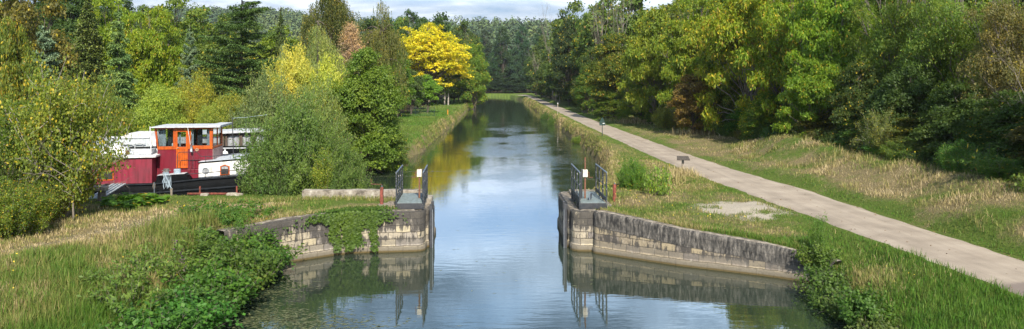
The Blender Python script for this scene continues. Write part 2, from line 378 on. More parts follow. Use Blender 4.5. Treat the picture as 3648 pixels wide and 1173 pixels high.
def height(x, y, sd=None):
    x = np.asarray(x, float).ravel(); y = np.asarray(y, float).ravel()
    d = signed_d(x, y) if sd is None else sd
    z = land(x, y)
    pl = np.interp(y, PY, PL); pr = np.interp(y, PY, PR)
    k = sstep(.7, .12, np.maximum(pl - x, x - pr)) * (y < 264)
    z = z * (1-k) + (ZP - .035) * k
    wall = (y > 22.2) & (y < 33.4) & (x > -8.8) & (x < 10)
    lf = (x < -5) & (y < 24); rf = (x > 5) & (y < 22.4)
    quay = (x < -6) & (y > 26) & (y < 36)
    dn = d + (fbm(x*1.1, y*1.1, 21) - .5) * .9
    zc = -.7 + (z + .7) * sstep(-.35, .75, dn)
    zf = -.5 + (z + .5) * (sstep(-.5, 2.4, d) * .45 + .55 * sstep(-.3, .9, dn))
    zw = -.9 + (z + .9) * sstep(.08, .30, d)
    out = np.where(wall | quay, zw, np.where(lf | rf, zf, zc))
    return np.where(d < -.9, -.9, out)
def grid_axis(parts):
    a = []
    for lo, hi, st in parts: a += list(np.arange(lo, hi, st))
    a.append(parts[-1][1]); return np.array(a)
GX = grid_axis([(-700,-200,40),(-200,-60,10),(-60,-24,2),(-24,-13,.5),(-13,13,.2),(13,22,.3),(22,40,1.5),(40,120,6),(120,300,20),(300,800,50)])
GY = grid_axis([(-40,10,4),(10,40,.22),(40,64,.5),(64,130,1.2),(130,320,3),(320,700,14),(700,1400,70)])
gxx, gyy = np.meshgrid(GX, GY)
_sd = signed_d(gxx, gyy)
GZ = height(gxx, gyy, _sd).reshape(gxx.shape)
def ground_z(x, y):
    x = np.atleast_1d(np.asarray(x, float)); y = np.atleast_1d(np.asarray(y, float))
    i = np.clip(np.searchsorted(GX, x) - 1, 0, len(GX)-2); j = np.clip(np.searchsorted(GY, y) - 1, 0, len(GY)-2)
    tx = (x - GX[i]) / (GX[i+1]-GX[i]); ty = (y - GY[j]) / (GY[j+1]-GY[j])
    return (GZ[j,i]*(1-tx)+GZ[j,i+1]*tx)*(1-ty) + (GZ[j+1,i]*(1-tx)+GZ[j+1,i+1]*tx)*ty
def gz(x, y): return float(ground_z(x, y)[0])
TR = np.array([(-15.5,18),(-13.8,20.2),(-12.3,23.4),(-11.6,25.8),(-9.6,28.0)])
def seg_d(x, y, P):
    d = np.full(np.shape(x), 1e9)
    for a, b in zip(P[:-1], P[1:]):
        e = b-a; t = np.clip(((x-a[0])*e[0]+(y-a[1])*e[1])/(e@e), 0, 1); d = np.minimum(d, np.hypot(x-a[0]-t*e[0], y-a[1]-t*e[1]))
    return d
def cover(x, y, d):
    """dryness, gravel, forest floor"""
    n = fbm(x*.55, y*.55, 31); n2 = fbm(x*1.6, y*1.6, 37)
    pl = np.interp(y, PY, PL); pr = np.interp(y, PY, PR)
    dry = .30 + (n-.5)*1.1
    left = x < -2
    tr = np.exp(-(seg_d(x, y, TR)/1.5)**2)
    dry = np.where(left & (y < 31.5), .47 + (n-.5)*1.0 + (n2-.5)*.5 + .45*tr - .22*sstep(-11,-8,x)*sstep(24,20,y), dry)
    dry = np.where(left & (y > 28.6) & (y < 31.5), .28+(n-.5)*.6, dry)
    dry = np.where(left & (y > 31.5), .22 + (n-.5)*.5 + .3*np.exp(-((y-70)/10)**2), dry)
    strip = (x > 0) & (x < pl)
    dry = np.where(strip, .50 + (n-.5)*.9 + (n2-.5)*.3 - .15*sstep(.9, .2, pl-x), dry)
    dry = np.where(strip & (y < 24.5), .06 + (n-.5)*.35 + .45*np.exp(-((x-10.2)/.8)**2-((y-20.5)/1.6)**2), dry)
    dry = np.where((x > pr), .52 + .12*sstep(46,54,y)*sstep(100,80,y) + (n-.5)*.9 - .28*sstep(.9,.2,x-pr) - .18*sstep(60,80,y), dry)
    dry = np.where((x > 15.6) & (y < 48), .55 + (n-.5)*1.3 + (n2-.5)*.6, dry)
    dry = np.where(y > 215, .0, dry)
    bank = .7*sstep(.9, .3, d)*sstep(290, 230, y) * ((y > 33) & (y < 290)) ; dry = dry*(1-bank) + .85*bank
    grav = 1.15*np.exp(-(((x-9.6)/1.9)**2+((y-28.7)/1.9)**2)) * (n2*1.5+.1)
    grav = np.maximum(grav, .42*tr*left)
    fe = np.interp(y, [10, 95, 126, 200, 300], [20.2, 19.8, 15.8, 15.6, 14])
    forest = np.maximum(sstep(-.6, 1.0, x - fe), sstep(-13, -14.5, x)*(y > 45)); forest = np.maximum(forest, 1.0*(y > 306))
    return np.clip(dry, 0, 1), np.clip(grav, 0, 1), np.clip(forest, 0, 1)
nx, ny = len(GX), len(GY)
idx = np.arange(nx*ny).reshape(ny, nx)
Fq = np.stack([idx[:-1,:-1], idx[:-1,1:], idx[1:,1:], idx[1:,:-1]], -1).reshape(-1, 4)
me = mesh_np('ground', np.stack([gxx.ravel(), gyy.ravel(), GZ.ravel()], 1), Fq, M['ground'], True)
a = me.color_attributes.new('cover', 'FLOAT_COLOR', 'POINT')
dr, gr, fo = cover(gxx.ravel(), gyy.ravel(), _sd)
a.data.foreach_set('color', np.stack([dr, gr, fo, np.ones_like(dr)], 1).astype(np.float32).ravel())
tag(link('ground', me), kind='structure')
# water sheet
wme = mesh_np('water', [(-80,-30,0),(30,-30,0),(30,360,0),(-80,360,0)], [(0,1,2,3)], M['water'])
tag(link('water', wme), kind='structure')
# cycle path sheet
ys = np.concatenate([np.arange(-30, 64, .5), np.arange(64, 263, 2.0)])
c0 = np.interp(ys, PY, PL); c1 = np.interp(ys, PY, PR)
c0s = c0 + (fbm(ys*1.6, ys*0, 50)-.5)*.30; c1s = c1 + (fbm(ys*1.6, ys*0+9, 51)-.5)*.30
V = []; nn = 7
for k in range(nn):
    t = k/(nn-1); X = c0s*(1-t)+c1s*t; Z = ZP + .02*(1-(2*t-1)**2) - (.05 if k in (0, nn-1) else 0)
    V.append(np.stack([X, ys, np.full_like(ys, Z)], 1))
V = np.stack(V, 1).reshape(-1, 3); ii = np.arange(len(ys)*nn).reshape(len(ys), nn)
tag(link('cycle_path', mesh_np('cycle_path', V, np.stack([ii[:-1,:-1], ii[:-1,1:], ii[1:,1:], ii[1:,:-1]], -1).reshape(-1,4), M['path'], True)), kind='structure')
# ------------------------------------------------------------------ plants
def unit(v): return v / (np.linalg.norm(v, axis=-1, keepdims=True) + 1e-9)
def rsph(n): return unit(rng.normal(size=(n, 3)))
def leaves(C, Nn, l, w, T=None):
    """rhombic leaves at C with normals Nn; l, w half sizes"""
    n = len(C); Nn = unit(Nn)
    T = rsph(n) if T is None else T
    T = unit(T - (T*Nn).sum(1, keepdims=True)*Nn); B = np.cross(Nn, T)
    l = (np.full(n, l) * rng.uniform(.65, 1.3, n))[:, None]; w = (np.full(n, w) * rng.uniform(.7, 1.25, n))[:, None]
    V = np.stack([C - T*l, C + B*w - T*l*.1, C + T*l, C - B*w - T*l*.1], 1).reshape(-1, 3)
    return V, np.arange(4*n).reshape(n, 4)
def leafmesh(name, parts, mat='leaf'):
    q = NP()
    for p in parts: q.add(*p)
    return q.mesh(name, M[mat], False)
def curve(p0, p1, sag=0, n=6, wob=.0):
    p0 = np.array(p0, float); p1 = np.array(p1, float); t = np.linspace(0, 1, n)[:, None]
    P = p0*(1-t) + p1*t; P[:, 2:] += sag*4*t*(1-t)
    if wob: P[1:-1] += rng.normal(size=(n-2, 3))*wob
    return P
def lobed(H, Rr, hb, nl, n, l, w, prof=None, lob=(.26, .42), spray=.16, droop=0, cat='leaf', trunk_r=None, bark='bark', drop_in=.35, flat=.8, up=.5):
    prof = prof or (lambda t: math.sin(PI*min(1, max(0, .12+.83*t)))**.6)
    lobes = []
    ga = rng.uniform(0, 6.28)
    for k in range(nl):
        t = (k+.5)/nl; t = t**.9
        r = Rr*prof(t); a = ga + k*2.399963 + rng.normal()*.3
        rl = Rr*rng.uniform(*lob)*(.75+.35*(1-abs(2*t-1)))
        rad = max(0, r - rl*.75)*rng.uniform(.7, 1.12)
        z = hb + (H-hb-rl*.6)*t + rng.normal()*.03*H
        lobes.append((rad*math.cos(a), rad*math.sin(a), z, rl))
    lobes.append((0, 0, H - Rr*lob[0]*.8, Rr*lob[0]))
    for k in range(max(2, nl//6)): lobes.append((rng.normal()*Rr*.2, rng.normal()*Rr*.2, hb+(H-hb)*rng.uniform(.3,.7), Rr*.5))
    L = np.array(lobes); p = L[:, 3]**2; p /= p.sum()
    ns = n//9
    li = rng.choice(len(L), ns, p=p)
    d = rsph(ns); d[:, 2] = np.where(d[:, 2] < -.3, -d[:, 2]*rng.random(ns), d[:, 2])
    rad = 1 - np.abs(rng.normal(size=ns))*.22
    sc = L[li, :3] + d*(L[li, 3]*rad)[:, None]*np.array([1, 1, flat])
    k = np.repeat(np.arange(ns), 9)
    C = sc[k] + rng.normal(size=(len(k), 3))*spray*np.array([1, 1, .6])
    C[:, 2] -= droop*np.abs(rng.normal(size=len(k)))
    Nn = d[k]*.55 + np.array([0, 0, up]) + rng.normal(size=(len(k), 3))*.55
    T = None
    if droop: T = rng.normal(size=(len(k), 3))*.45 + np.array([0, 0, -1.])
    cm = leafmesh('crown', [leaves(C, Nn, l, w, T)], cat)
    q = NP(); tr = trunk_r or H*.018
    P = curve((0, 0, -.3), (rng.normal()*.04*H, rng.normal()*.04*H, H*.86), 0, 9, H*.008)
    q.tube(P, np.linspace(tr, tr*.15, 9), 8)
    for (x, y, z, r) in lobes[:-1]:
        t0 = min(.8, max(.15, (z/H)*rng.uniform(.45, .75))); b0 = P[int(t0*8)]
        q.tube(curve(b0, (x, y, z), H*.02, 6, H*.008), np.linspace(tr*.42*(1-t0*.5), tr*.05, 6), 5)
        for s in range(3):
            e = np.array([x, y, z]) + rsph(1)[0]*r*.85
            q.tube(curve((x*.8+b0[0]*.2, y*.8+b0[1]*.2, z*.8+b0[2]*.2), e, .05, 4, .03), np.linspace(tr*.12, tr*.03, 4), 4)
    return q.mesh('trunk', M[bark]), cm, H, Rr
def conifer(H, Rr, hb, levels, per, n, l, w, sag=-.06, rise=.0, pw=.85, width=.28, hang=0, gap=0, top_r=.05, bark='bark', jag=.25):
    q = NP(); tr = H*.016
    q.tube(curve((0, 0, -.3), (0, 0, H), 0, 8, .03), np.linspace(tr, .03, 8), 8)
    Cs = []; Ns = []; Ts = []
    tot = 0; br = []
    for k in range(levels):
        t = (k + rng.uniform(-.2, .2))/levels; t = min(max(t, 0), .985)
        z = hb + (H-hb)*t; m = per if t < .75 else max(3, per-2)
        a0 = rng.uniform(0, 6.28)
        for j in range(m):
            if gap and rng.random() < gap: continue
            L = Rr*((1-t)**pw + top_r)*rng.uniform(1-jag, 1+jag*.6)*(.75 if t < .08 else 1)
            br.append((a0 + j*2*PI/m + rng.normal()*.3, z + rng.normal()*(H-hb)/levels*.45, L, t))
    W = np.array([b[2]**1.3 for b in br]); W /= W.sum()
    for (a, z, L, t), wt in zip(br, W):
        m = max(12, int(n*wt)); s = rng.random(m)**.7
        dirv = np.array([math.cos(a), math.sin(a), 0]); lat = np.array([-math.sin(a), math.cos(a), 0])
        zz = z + rise*L*s*(1+.4*t) + sag*L*4*s*(1-s)*.6 + (sag*L*s*s)
        side = rng.normal(size=m)*width*L*(.25+.75*np.sin(PI*np.clip(s*.9+.05, 0, 1)))*.6
        C = dirv*(L*s)[:, None] + lat*side[:, None]; C[:, 2] = zz - hang*np.abs(rng.normal(size=m)) - np.abs(side)*.15
        C += rng.normal(size=(m, 3))*.05
        Cs.append(C); Ns.append(np.array([0, 0, 1.])+rng.normal(size=(m, 3))*.45)
        Ts.append(dirv[None]*.7 + lat[None]*np.sign(side)[:, None]*.8 + np.array([0, 0, -.15-hang*2]) + rng.normal(size=(m, 3))*.2)
        t4 = np.linspace(0, 1, 5); P = dirv*(L*t4*.95)[:, None]; P[:, 2] = z + rise*L*t4*(1+.4*t) + sag*L*4*t4*(1-t4)*.6 + sag*L*t4*t4
        q.tube(P, np.linspace(max(.02, tr*.22*(1-t)), .012, 5), 4)
    cm = leafmesh('crown', [leaves(np.concatenate(Cs), np.concatenate(Ns), l, w, np.concatenate(Ts))], 'needle')
    return q.mesh('trunk', M[bark]), cm, H, Rr
def weeping(H, Rr, hb, ns, per, l, w, length=(.15, .4), bark='bark', dome=.8, clumps=14):
    q = NP(); tr = H*.02
    P = curve((0, 0, -.3), (0, 0, H*.85), 0, 8, .08); q.tube(P, np.linspace(tr, tr*.2, 8), 7)
    Cs = []; Ts = []
    A = rng.uniform(0, 6.28, clumps); RR = Rr*np.sqrt(rng.uniform(.02, .95, clumps))
    ZT = hb + (H-hb)*(dome*np.sqrt(np.clip(1-(RR/Rr)**2, 0, 1))*rng.uniform(.7, 1.05, clumps) + (1-dome)*.6); ZT[0] = H; RR[0] = Rr*.1
    for k in range(clumps):
        q.tube(curve(P[4+k % 3], (RR[k]*math.cos(A[k]), RR[k]*math.sin(A[k]), ZT[k]), H*.04, 6, .06), np.linspace(tr*.35, .02, 6), 4)
    for k in range(ns):
        c = rng.integers(clumps); o = rng.normal(size=2)*Rr*.15
        x, y = RR[c]*math.cos(A[c])+o[0], RR[c]*math.sin(A[c])+o[1]
        z0 = ZT[c] - abs(rng.normal())*H*.04 - np.hypot(*o)*.4
        L = H*rng.uniform(*length); t = np.linspace(0, 1, per)
        out = np.array([x, y])/(np.hypot(x, y)+.1)*rng.uniform(.1, .5)
        C = np.stack([x+out[0]*np.sin(t*1.57), y+out[1]*np.sin(t*1.57), z0 - L*t**1.25], 1)+rng.normal(size=(per, 3))*.05
        C = C[C[:, 2] > .3]; Cs.append(C); Ts.append(np.array([0, 0, -1.])+rng.normal(size=(len(C), 3))*.35)
    C = np.concatenate(Cs); T = np.concatenate(Ts); Nn = rng.normal(size=C.shape) + np.array([0, 0, .3]); Nn[:, :2] += C[:, :2]/Rr*.6
    return q.mesh('trunk', M[bark]), leafmesh('crown', [leaves(C, Nn, l, w, T)]), H, Rr
def shoots(H, Rr, ns, per, l, w, sig=.10, start=.25, lean=1.0, arch=0, stems_r=.02, bark='bark_grey', tang=None, side=2, base=.25, up=.4, fill=0, subt=.45, stem_part=1.0):
    """many stems fanned out of one base with leaves along them"""
    q = NP(); Cs = []; Ns = []; Ts = []
    for k in range(ns):
        a = rng.uniform(0, 6.28); rr = Rr*math.sqrt(rng.random()); hh = H*math.sqrt(max(.04, 1-(rr/Rr)**2*.75))*rng.uniform(.72, 1.05)
        b = np.array([math.cos(a), math.sin(a), 0])
        t = np.linspace(0, 1, 8)
        P = b*(base*rr + (rr-base*rr)*(t**lean))[:, None]; P[:, 2] = hh*(t - arch*t**3) - .08
        P += np.cumsum(rng.normal(size=(8, 3))*.016*H, 0)*np.array([1, 1, .3])
        if rng.random() < stem_part: q.tube(P, np.linspace(stems_r*rng.uniform(.6, 1.2), stems_r*.2, 8), 5)
        tw = [(P, 1.0)]
        for s in range(side):
            i = rng.integers(2, 7); e = P[i] + (b*rng.uniform(-.2, .7) + rng.normal(size=3)*.5 + np.array([0, 0, .55]))*H*.18
            Q = curve(P[i], e, .02*H, 5, .01*H); tw.append((Q, subt))
            if rng.random() < stem_part: q.tube(Q, np.linspace(stems_r*.4, stems_r*.12, 5), 4)
        for Q, f in tw:
            m = int(per*f); s = rng.uniform(start if f == 1 else .1, 1, m)*(len(Q)-1); i = np.minimum(s.astype(int), len(Q)-2); fr = (s-i)[:, None]
            C = Q[i]*(1-fr)+Q[i+1]*fr + rng.normal(size=(m, 3))*sig
            tg = unit(Q[i+1]-Q[i]); Cs.append(C)
            Ns.append(rng.normal(size=(m, 3))*.6 + np.array([0, 0, up]) + b*.35)
            Ts.append(tg*(tang or 0) + rng.normal(size=(m, 3))*.8)
    C = np.concatenate(Cs); keep = C[:, 2] > .02
    cm = leafmesh('foliage', [leaves(C[keep], np.concatenate(Ns)[keep], l, w, np.concatenate(Ts)[keep])])
    return q.mesh('stems', M[bark]), cm, H, Rr
def bare(H, spread, bark, depth=4, first=.35, tip=0, rr=1.0):
    q = NP(); tips = []
    def grow(p, d, L, r, k):
        n = 6; P = [p]; dd = d.copy()
        for i in range(n-1):
            dd = unit(dd + rng.normal(size=3)*.07 + np.array([0, 0, .03])); P.append(P[-1] + dd*L/(n-1))
        q.tube(P, np.linspace(r, r*.62, n), 6 if k < 2 else 4)
        if k == depth: tips.append(P[-1]); return
        for j in range(3 if k else 5):
            i = rng.integers(2, n) if k else min(n-1, 3+j//2)
            nd = unit(dd*.75 + rsph(1)[0]*spread*np.array([1, 1, .55])); grow(P[i], nd, L*rng.uniform(.5, .72), r*.45, k+1)
    grow(np.array([0, 0, -.2]), np.array([0, 0, 1.]), H*.55, H*.011, 0)
    return q.mesh('trunk', M[bark]), None, H, H*.3
def dead_conifer(H, Rr):
    q = NP(); q.tube(curve((0, 0, -.2), (0, 0, H), 0, 7, .05), np.linspace(H*.016, .03, 7), 6)
    Cs = []
    for k in range(260):
        t = rng.random()**.8*.95 + .03; z = H*(.3+.7*t); L = Rr*((1-t)**.7+.08)*rng.uniform(.5, 1.1); a = rng.uniform(0, 6.28)
        e = np.array([math.cos(a)*L, math.sin(a)*L, z - L*.35]); P = curve((0, 0, z), e, .1*L, 5, .04); q.tube(P, np.linspace(.045, .012, 5), 4)
        for s in range(7):
            b = P[rng.integers(1, 5)]; q.tube(curve(b, b+rng.normal(size=3)*np.array([.5, .5, .25])*L*.4+np.array([0, 0, -.1]), 0, 3), np.linspace(.022, .008, 3), 3)
            Cs.append(b+rng.normal(size=(7, 3))*.25)
    C = np.concatenate(Cs)
    return q.mesh('trunk', M['twig_brown']), leafmesh('crown', [leaves(C, rng.normal(size=C.shape), .10, .02)], 'needle'), H, Rr

K = {}
pr_round = None
tallp = lambda t: (math.sin(PI*(.10+.80*t)))**.7
conep = lambda t: max(.12, (1-t)**.55)*min(1, .55+2.2*t)
def pr_bushy(t): return max(.2, math.sqrt(max(0, 1-(t*.93)**2)))
K['broad_far_a'] = lobed(14, 5, 2.2, 26, 15000, .23, .14, None, spray=.30)
K['broad_far_b'] = lobed(15, 5, 1.5, 34, 15000, .22, .13, tallp, lob=(.20, .34), spray=.28)
K['broad_far_c'] = lobed(13, 5, 1.0, 20, 15000, .24, .15, pr_bushy, lob=(.26, .45), spray=.32)
K['poplar_far'] = lobed(20, 3.6, 2, 34, 13000, .22, .13, tallp, lob=(.30, .45), spray=.28)
K['broad_mid_a'] = lobed(12, 5, 1.2, 36, 44000, .145, .088, None, lob=(.18, .34), spray=.20)
K['broad_mid_b'] = lobed(12, 5, .6, 42, 44000, .14, .082, tallp, lob=(.16, .32), spray=.19)
K['walnut_a'] = lobed(11, 5.2, .7, 46, 56000, .165, .062, pr_bushy, lob=(.13, .27), spray=.16, droop=.16, bark='bark_grey')
K['walnut_b'] = lobed(12, 5.0, .4, 52, 56000, .155, .058, tallp, lob=(.12, .26), spray=.15, droop=.18, bark='bark_grey')
K['robinia'] = lobed(12, 5.0, .4, 54, 68000, .085, .034, tallp, lob=(.12, .26), spray=.15, droop=.10, bark='bark_grey')
K['hawthorn'] = lobed(9, 4.0, .4, 44, 60000, .055, .04, tallp, lob=(.12, .26), spray=.14, bark='bark_grey')
K['wall_bush'] = lobed(6, 3.6, .1, 30, 40000, .085, .05, pr_bushy, lob=(.20, .34), spray=.13, bark='bark_grey')
K['alder'] = lobed(8, 3.0, .1, 40, 46000, .07, .05, lambda t: max(.25, (1-t*.9)**.5)*min(1, .75+t), lob=(.20, .36), spray=.12)
K['round_tree'] = lobed(6.2, 2.4, 1.3, 18, 14000, .12, .08, None, lob=(.3, .46), spray=.16, trunk_r=.16)
K['yellow_tree'] = lobed(17, 7.6, 3.4, 60, 24000, .22, .14, None, lob=(.12, .22), spray=.26, trunk_r=.38, bark='bark_grey', drop_in=0)
K['fir'] = conifer(19, 6.2, 1.2, 19, 6, 85000, .17, .055, sag=-.06, rise=.10, pw=.60, width=.36, hang=.10, gap=.16, top_r=.10, jag=.5)
K['spruce'] = conifer(15, 3.4, .4, 30, 8, 40000, .18, .07, sag=-.10, rise=-.05, pw=.85, width=.3, hang=.15, jag=.2)
K['thuja'] = conifer(14, 3.0, .2, 40, 9, 40000, .18, .075, sag=-.04, rise=-.25, pw=.7, width=.34, hang=.3, jag=.25)
K['cedar'] = conifer(12, 3.6, .4, 20, 7, 44000, .17, .06, sag=-.10, rise=-.10, pw=.9, width=.42, hang=.10, gap=.08, jag=.3)
K['blue_cedar'] = conifer(9, 3.4, .3, 18, 7, 40000, .14, .055, sag=-.02, rise=.12, pw=.75, width=.36, gap=.08, jag=.3)
K['weeping'] = weeping(10, 3.4, 3.2, 900, 40, .10, .022, (.15, .45))
K['birch'] = weeping(17, 3.2, 8, 1200, 34, .11, .045, (.08, .30), 'bark_grey', .9, 26)
K['weeping_far'] = weeping(17, 4.6, 5, 900, 26, .17, .06, (.1, .35), clumps=26)
K['bamboo'] = shoots(7.5, 2.6, 100, 360, .17, .034, .22, .2, 2.4, .12, .03, tang=.3, side=1, base=.5, bark='bark_grey')
K['willow_bush'] = shoots(4.3, 2.6, 240, 200, .058, .018, .07, .25, .95, 0, .012, tang=.9, side=3, base=.2)
K['sage_bush'] = shoots(5, 3.4, 150, 200, .085, .03, .14, .15, .9, 0, .02, tang=.5, side=3, base=.3)
K['hazel'] = shoots(5.4, 3.3, 34, 180, .062, .045, .20, .30, 1.3, .03, .040, tang=0, side=7, base=.1, bark='bark_pale', subt=.55)
K['privet'] = shoots(2.7, 1.7, 170, 110, .040, .024, .07, .05, .9, 0, .012, side=2, base=.5)
K['bright_bush'] = lobed(4.6, 3.4, .1, 26, 26000, .075, .028, pr_bushy, lob=(.24, .42), spray=.16)
K['sapling'] = shoots(3.2, 1.3, 26, 120, .06, .03, .12, .15, 1.1, 0, .014, side=2, base=.2)
K['fg_shrub_a'] = shoots(1.05, .95, 46, 46, .050, .034, .07, .05, .85, .05, .008, side=2, base=.25, up=.8)
K['fg_shrub_b'] = shoots(1.2, .85, 40, 50, .045, .030, .07, .05, 1.1, 0, .008, side=2, base=.2, up=.8)
K['broad_leaf'] = shoots(.55, .95, 46, 14, .12, .10, .05, .5, .8, .1, .006, side=0, base=.2, up=1.6)
K['weedy'] = shoots(.55, .5, 30, 26, .035, .014, .04, .05, 1, 0, .004, side=1, base=.3, up=.5)
K['bare'] = bare(15, .55, 'bark_dead', 5)
K['bare_small'] = bare(5, .9, 'bark_dead', 4)
K['twiggy'] = bare(3, 1.1, 'bark_grey', 4)
K['dead_conifer'] = dead_conifer(12, 2.6)

def measured(tm, cm):
    m = cm or tm; a = np.empty(len(m.vertices)*3, np.float32); m.vertices.foreach_get('co', a); a = a.reshape(-1, 3)
    return float(np.percentile(a[:, 2], 99.7)), float(np.percentile(np.hypot(a[:, 0], a[:, 1]), 94))
KM = {k: measured(v[0], v[1]) for k, v in K.items()}
def plant(kind, name, X, Y, h=None, w=None, col=(.07, .1, .02), yel=0., label=None, cat='tree', group=None, rz=None, z=None, lean=None):
    tm, cm, H0, R0 = K[kind]; H, Rr = KM[kind]
    if z is None: z = gz(X, Y)
    o = empty(name, (X, Y, z), rng.uniform(0, 6.28) if rz is None else rz, label, cat, group)
    sz = (h or H)/H; sx = (w/2 if w else Rr*sz)/Rr*.97
    o.scale = (sx, sx, sz)
    if lean: o.rotation_euler = (lean[0], lean[1], o.rotation_euler.z)
    if tm:
        t = link('trunk' if cat == 'tree' else 'stems', tm, o)
    if cm:
        c = link('crown' if cat == 'tree' else 'foliage', cm, o); c.color = (*col, yel)
    return o
def pd(kind, name, x, Y, top, wd, col, yel, label, cat='tree', group=None, **kw):
    """by survey bearing x, distance Y, sight height of the top and apparent width"""
    X = (x - CX)*Y/F; z = kw.get('z', None) or gz(X, Y); h = H_CAM - (top - CY)*Y/F - z
    return plant(kind, name, X, Y, h, wd*Y/F, col, yel, label, cat, group, **kw)
# ------------------------------------------------------------------ named trees, left
LIME=(.15,.20,.018); MID=(.075,.125,.018); DARK=(.030,.060,.014); OLIVE=(.115,.125,.03); YG=(.20,.22,.035); BLUE=(.11,.155,.11); SAGE=(.13,.17,.075); DEEP=(.045,.08,.022)
pd('broad_mid_b','deciduous_tree',52,47,-40,230,(.11,.10,.028),.06,'tall tree with rusty autumn tints in the upper left corner',rz=1)
pd('walnut_a','deciduous_tree',25,37,62,150,(.11,.14,.025),.14,'drooping branch tree with yellow edged leaves at the far left edge',rz=2)
pd('blue_cedar','conifer',112,46,82,150,BLUE,0,'blue grey cedar half hidden at far left above the yellow leaved shrub')
pd('broad_mid_a','deciduous_tree',190,78,-25,200,DEEP,0,'dark green round tree behind the tall dark spruce at left')
pd('thuja','conifer',222,60,12,112,(.075,.10,.028),0,'tall dark spruce with hanging twigs left of the pale green cedar')
pd('broad_mid_b','deciduous_tree',268,70,-5,150,LIME,.03,'bright lime green tree between the dark spruce and the cedar')
pd('walnut_b','deciduous_tree',375,62,28,175,LIME,.05,'bright lime green walnut tree right of the pale green cedar')
pd('cedar','conifer',298,50,36,112,(.095,.15,.055),0,'pale green cedar with drooping layered branches behind the red barge')
pd('poplar_far','poplar_tree',300,104,-22,90,DEEP,0,'dark poplar top standing highest behind the lime green trees at left')
pd('broad_far_b','deciduous_tree',442,84,-12,150,(.10,.14,.025),.02,'airy green tree immediately left of the great fir')
pd('blue_cedar','conifer',478,60,84,78,(.09,.13,.085),0,'slim blue grey spruce just left of the great fir')
pd('fir','fir_tree',608,56,-60,228,(.050,.088,.024),0,'great dark fir with wide flat branches and bare trunk showing',rz=.5)
pd('broad_far_a','deciduous_tree',690,92,70,170,(.13,.17,.03),0,'pale green tree glimpsed through the right side of the great fir')
pd('spruce','conifer',706,72,36,58,(.055,.08,.024),0,'narrow dark spruce with drooping twigs right of the great fir')
pd('birch','birch_tree',828,78,-48,150,(.085,.095,.03),.05,'tall thin birch with trailing twigs against the sky left of centre')
pd('weeping','weeping_willow',800,60,72,170,(.19,.22,.085),.02,'pale weeping willow with hanging strands behind the yellow bamboo')
pd('weeping','weeping_willow',712,57,118,75,(.18,.22,.13),0,'small grey green weeping willow left of the yellow bamboo')
pd('bamboo','bamboo_clump',742,51,128,110,(.36,.33,.075),.0,'yellow bamboo clump left of the pair, beside the weeping willow','bamboo')
pd('bamboo','bamboo_clump',828,50,156,110,(.30,.32,.065),.0,'yellow green bamboo clump right of the pair, behind the alder','bamboo')
pd('dead_conifer','dead_conifer',884,66,58,100,(.30,.20,.13),0,'dead conifer with bare pinkish brown twigs above the alder','dead tree')
pd('weeping_far','weeping_tree',962,84,14,128,(.115,.12,.04),.02,'tall olive brown weeping tree left of the yellow tree')
pd('broad_far_b','deciduous_tree',1040,182,30,90,DEEP,0,'dark green tree behind the left side of the yellow tree')
pd('broad_far_a','deciduous_tree',1100,190,38,120,DEEP,.0,'dark green tree behind the top of the yellow tree')
pd('broad_far_b','deciduous_tree',1165,205,58,92,(.06,.09,.02),.04,'green tree behind the right shoulder of the yellow tree')
pd('broad_far_b','deciduous_tree',992,112,100,80,(.075,.10,.025),.0,'olive green tree low behind the left edge of the yellow tree')
pd('broad_mid_a','deciduous_tree',1093,164,104,150,(.045,.085,.015),.02,'green tree standing in the shade close behind the yellow tree')
pd('yellow_tree','yellow_leaved_tree',1075,150,64,212,(.43,.37,.020),.0,'large tree in bright golden yellow leaf on the left canal bank',rz=.4)
pd('broad_mid_b','deciduous_tree',1188,162,112,90,(.10,.16,.02),.06,'bright green tree leaning out over the left edge of the canal')
pd('broad_mid_b','deciduous_tree',1152,176,120,90,(.06,.10,.018),.02,'dark green tree between the yellow tree and the canal edge')
pd('round_tree','round_tree',1034,112,178,66,(.060,.090,.028),.0,'small round headed dark green tree on the mown left bank')
pd('round_tree','round_tree',1074,119,190,66,(.115,.20,.025),.0,'small round headed bright green tree on the mown left bank')
pd('round_tree','round_tree',1052,130,192,60,DEEP,.0,'small round dark tree half hidden behind the other two round trees')
pd('alder','alder_tree',922,49.5,128,186,(.10,.15,.025),.0,'tall leafy alder rising from the water edge left of the lock gate',rz=1.2)
pd('alder','alder_tree',972,51.5,300,110,(.085,.13,.03),.03,'low alder thicket hanging over the water under the tall alder','bush')
pd('alder','alder_tree',884,52.5,220,120,(.08,.13,.03),.02,'alder clump joined to the left side of the tall alder','bush')
pd('willow_bush','willow_bush',742,32.6,250,232,(.095,.145,.038),0,'big grey green willow bush hiding the stern of the red barge','bush')
pd('willow_bush','willow_bush',850,32.8,358,150,(.10,.15,.04),.0,'low right side of willow growth behind the concrete parapet','bush')
pd('sapling','shrub',812,31.2,372,62,(.15,.19,.03),.05,'young yellow green sapling in front of the willow bush','shrub')
pd('privet','shrub',720,31.4,396,90,(.055,.09,.025),0,'dark leafy undergrowth at the foot of the willow bush','shrub')
pd('sage_bush','sage_willow',672,48,196,165,(.125,.16,.07),0,'grey green sallow behind the barge and right of the great fir foot','bush')
pd('sage_bush','sage_willow',790,46,212,150,(.14,.18,.06),.02,'grey green sallow behind the big willow bush, below the bamboo','bush')
pd('bright_bush','round_bush',402,49.5,218,180,(.205,.26,.050),0,'broad rounded pale lime bush behind the barge wheelhouse','bush')
pd('sage_bush','yellowing_bush',490,52,192,130,(.20,.21,.03),.10,'yellowing bush between the lime bush and the great fir','bush')
pd('bright_bush','round_bush',585,50,236,130,(.17,.19,.04),.05,'yellow green bush below the great fir behind the wheelhouse roof','bush')
